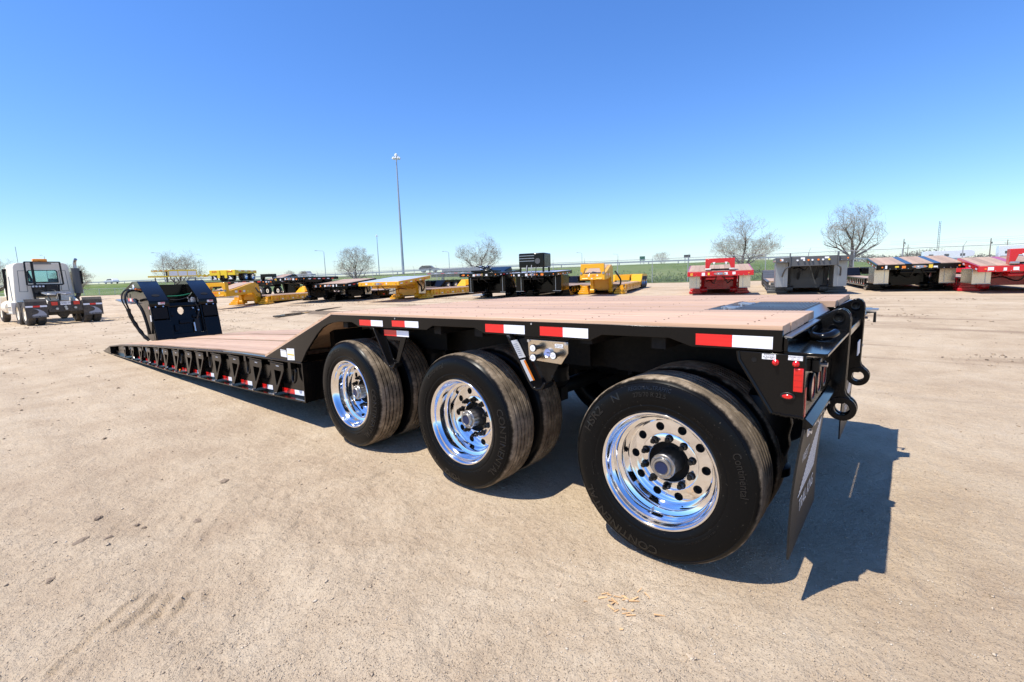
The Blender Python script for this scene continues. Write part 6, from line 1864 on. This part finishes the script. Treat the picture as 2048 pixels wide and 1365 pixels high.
# driver's door standing open on the left
dr = empty('door', (4.95, 1.07, 0), R(68), tk)
od = [(0, 1.05), (-1.0, 1.05), (-1.05, 1.85), (-0.85, 2.55), (0, 2.55)]
idn = [(-0.10, 1.95), (-0.5, 1.95), (-0.92, 1.95), (-0.78, 2.45), (-0.10, 2.45)]
MB().ring(od, idn, 'y', 0.0, 0.05).build('door_panel', DARK, dr)
MB().prism([(-0.1, 1.2), (-0.9, 1.2), (-0.9, 1.6), (-0.1, 1.6)], 'y', -0.012, -0.002).build('door_trim', RUSTY, dr)
MB().prism(idn, 'y', 0.02, 0.03).build('door_glass', GLASS, dr)
MB().tube([(4.1, 1.0, 0.75), (5.2, 1.0, 0.75)], 0.30, 20).build('fuel_tank', CREAM, tk)
B('step_box', CREAM, tk, 3.2, 4.05, 0.75, 1.22, 0.42, 0.98, bevel=0.02)
for z in (0.45, 0.75): B('step', STEEL, tk, 3.3, 4.0, 1.221, 1.30, z, z + 0.03)
MB().tube(smooth_path([(3.1, 0.25, 1.3), (2.7, 0.3, 1.45), (2.3, 0.2, 1.4), (2.0, 0.1, 1.05)]), 0.02, 6).build('air_line', HOSE, tk)
MB().tube(smooth_path([(3.1, 0.1, 1.3), (2.6, -0.1, 1.5), (2.2, -0.2, 1.35), (1.95, -0.1, 1.05)]), 0.02, 6).build('air_line', HOSE, tk)

# ------------------------------------------------------------------ far vehicles on the highway and beyond
def far_car(name, label, x, y, rz, mat, pickup=False, zoff=0.22):
    root = tag(empty(name, (x, y, G(x, y) + zoff), rz), label, 'car' if not pickup else 'pickup', 'vehicles on the highway')
    if pickup:
        body = [(-2.7, 0.45), (2.6, 0.45), (2.65, 0.95), (1.5, 1.08), (0.9, 1.75), (-0.5, 1.78), (-0.7, 1.1), (-2.7, 1.1)]
        gl = [(1.25, 1.12), (0.82, 1.66), (-0.42, 1.68), (-0.55, 1.12)]
    else:
        body = [(-2.35, 0.42), (2.35, 0.42), (2.4, 0.85), (2.2, 0.98), (1.2, 1.08), (0.45, 1.62), (-1.5, 1.68), (-2.2, 1.2), (-2.4, 1.0)]
        gl = [(1.0, 1.12), (0.42, 1.54), (-1.4, 1.60), (-1.95, 1.18)]
    MB().prism(body, 'y', -0.9, 0.9).build('body', mat, root, bevel=0.08)
    for s in (-1, 1):
        MB().prism(gl, 'y', s * 0.905 - 0.004, s * 0.905 + 0.004).build('side_window', DGLASS, root)
        for wx in (1.45, -1.45):
            w = empty('wheel', (wx, s * 0.92, 0.36), 0 if s < 0 else math.pi, root); w.scale = (0.75,) * 3
            link('tyre', bg_t, w); link('rim', bg_r, w)
    B('bumper', GREY, root, 2.41, 2.47, -0.85, 0.85, 0.4, 0.62); B('bumper', GREY, root, -2.47 if not pickup else -2.78, -2.41 if not pickup else -2.72, -0.85, 0.85, 0.4, 0.62)
def hw_at(t, off):
    i = int(t); a, b_ = Vector(HW[i]), Vector(HW[i + 1]); p = a.lerp(b_, t - i); d = (b_ - a).normalized(); p = p + Vector((-d.y, d.x)) * off
    return p.x, p.y, math.atan2(d.y, d.x)
x, y, a = hw_at(2.02, 3.0); far_car('car', 'white car driving on the raised highway right of the truck cab', x, y, a + math.pi, WHITECAR)
x, y, a = hw_at(2.73, 3.0); far_car('pickup_truck', 'pale pickup on the highway right of the black gooseneck', x, y, a, SILVER, True)
x, y, a = hw_at(3.12, 3.5); far_car('car', 'dark car on the highway just left of the tall light mast', x, y, a, GREY)
def camper(x, y, rz, L, h, label):
    root = tag(empty('camper_trailer', (x, y, G(x, y)), rz), label, 'camper', 'white campers beyond the fence')
    MB().prism([(-L / 2, 0.6), (L / 2 - 1.8, 0.6), (L / 2 - 1.6, 1.3), (L / 2, 1.5), (L / 2 + 0.1, h - 0.5), (L / 2 - 0.5, h), (-L / 2 + 0.1, h), (-L / 2, h - 0.2)], 'y', -1.25, 1.25).build('shell', WHITECAR, root, bevel=0.05)
    for s in (-1, 1):
        B('stripe', GREY, root, -L / 2 + 0.3, L / 2 - 2.0, s * 1.253 - 0.003, s * 1.253 + 0.003, 0.9, 1.15)
        for k in range(3): B('window', DGLASS, root, -L / 2 + 1.0 + k * (L / 3.2), -L / 2 + 1.9 + k * (L / 3.2), s * 1.255 - 0.004, s * 1.255 + 0.004, 1.6, 2.2)
        for wx in (-1.0, -2.0): bgwheel(root, wx, s * 1.25, 0.36, s, 0.36)
    B('landing_leg', GREY, root, L / 2 - 2.4, L / 2 - 2.25, -0.8, 0.8, 0.0, 0.59)
camper(7.2, 160, R(10), 9.5, 3.0, 'white camper behind the tan planked black gooseneck')
camper(21.5, 150, R(5), 13.0, 3.4, 'long white camper behind the far red gooseneck hoop')

# ------------------------------------------------------------------ small things on the dirt
for i, (x, y, r, fl, el) in enumerate(((-2.96, -1.67, 0.034, 0.5, 1.5), (-2.67, -1.53, 0.026, 0.6, 1.2), (-2.60, -1.51, 0.024, 0.6, 1.2), (-2.60, -1.68, 0.028, 0.4, 1.9), (-2.33, -1.95, 0.026, 0.4, 2.2), (-2.42, -1.28, 0.038, 0.35, 1.8), (-2.69, -1.79, 0.045, 0.25, 1.8), (-2.91, -0.96, 0.05, 0.25, 1.6), (-0.99, -1.29, 0.008, 0.7, 1.1), (-1.09, -1.66, 0.010, 0.7, 1.3))):
    o = lump('dirt_clod', CLOD, x, y, r * 0.5, fl, 100 + i, R(130) + 0.3 * (i % 3), el)
    tag(o, 'small dark clod of earth lying on the dry dirt in the left foreground', 'clod', 'dirt clods in the left foreground')
for i, (x, y, r) in enumerate(((0.35, -0.47, 0.013), (0.17, -0.74, 0.012), (-0.15, -0.69, 0.008), (-0.22, -0.73, 0.007), (-0.28, -0.43, 0.010), (-0.24, -0.53, 0.009), (-0.44, -0.51, 0.007), (0.46, -0.44, 0.006))):
    o = lump('pebble', STONE, x, y, r, 0.7, 200 + i, i, 1.25)
    tag(o, 'pale rounded pebble on the dirt below the rear wheel', 'stone', 'pebbles below the rear wheel')
CHIP = paint('splintered_wood', (0.62, 0.38, 0.18), 0.75, dust=0.3, nscale=40)
rs_ = random.Random(9)
for i in range(22):
    x, y = rs_.gauss(0.0, 0.055), rs_.gauss(-0.375, 0.065)
    L = rs_.uniform(0.007, 0.026); w_ = rs_.uniform(0.0025, 0.006); h_ = rs_.uniform(0.0012, 0.003)
    mb = MB().add([(-L, -w_, 0), (L, -w_ * .5, 0), (L, w_ * .6, 0), (-L, w_, 0), (-L, -w_, h_), (L, -w_ * .5, h_), (L * .9, w_ * .6, h_), (-L * .95, w_, h_)], [(0, 3, 2, 1), (4, 5, 6, 7), (0, 1, 5, 4), (1, 2, 6, 5), (2, 3, 7, 6), (3, 0, 4, 7)])
    o = mb.build('wood_chip', CHIP); o.location = (x, y, GH(x, y) + 0.003); o.rotation_euler = (rs_.uniform(-.3, .3), rs_.uniform(-.25, .25), rs_.choice((0.5, 0.8, -0.6, 1.2)) + rs_.uniform(-.3, .3))
    tag(o, 'splintered orange wood chip in the small scatter below the rear wheel', 'wood chip', 'wood chips on the dirt')
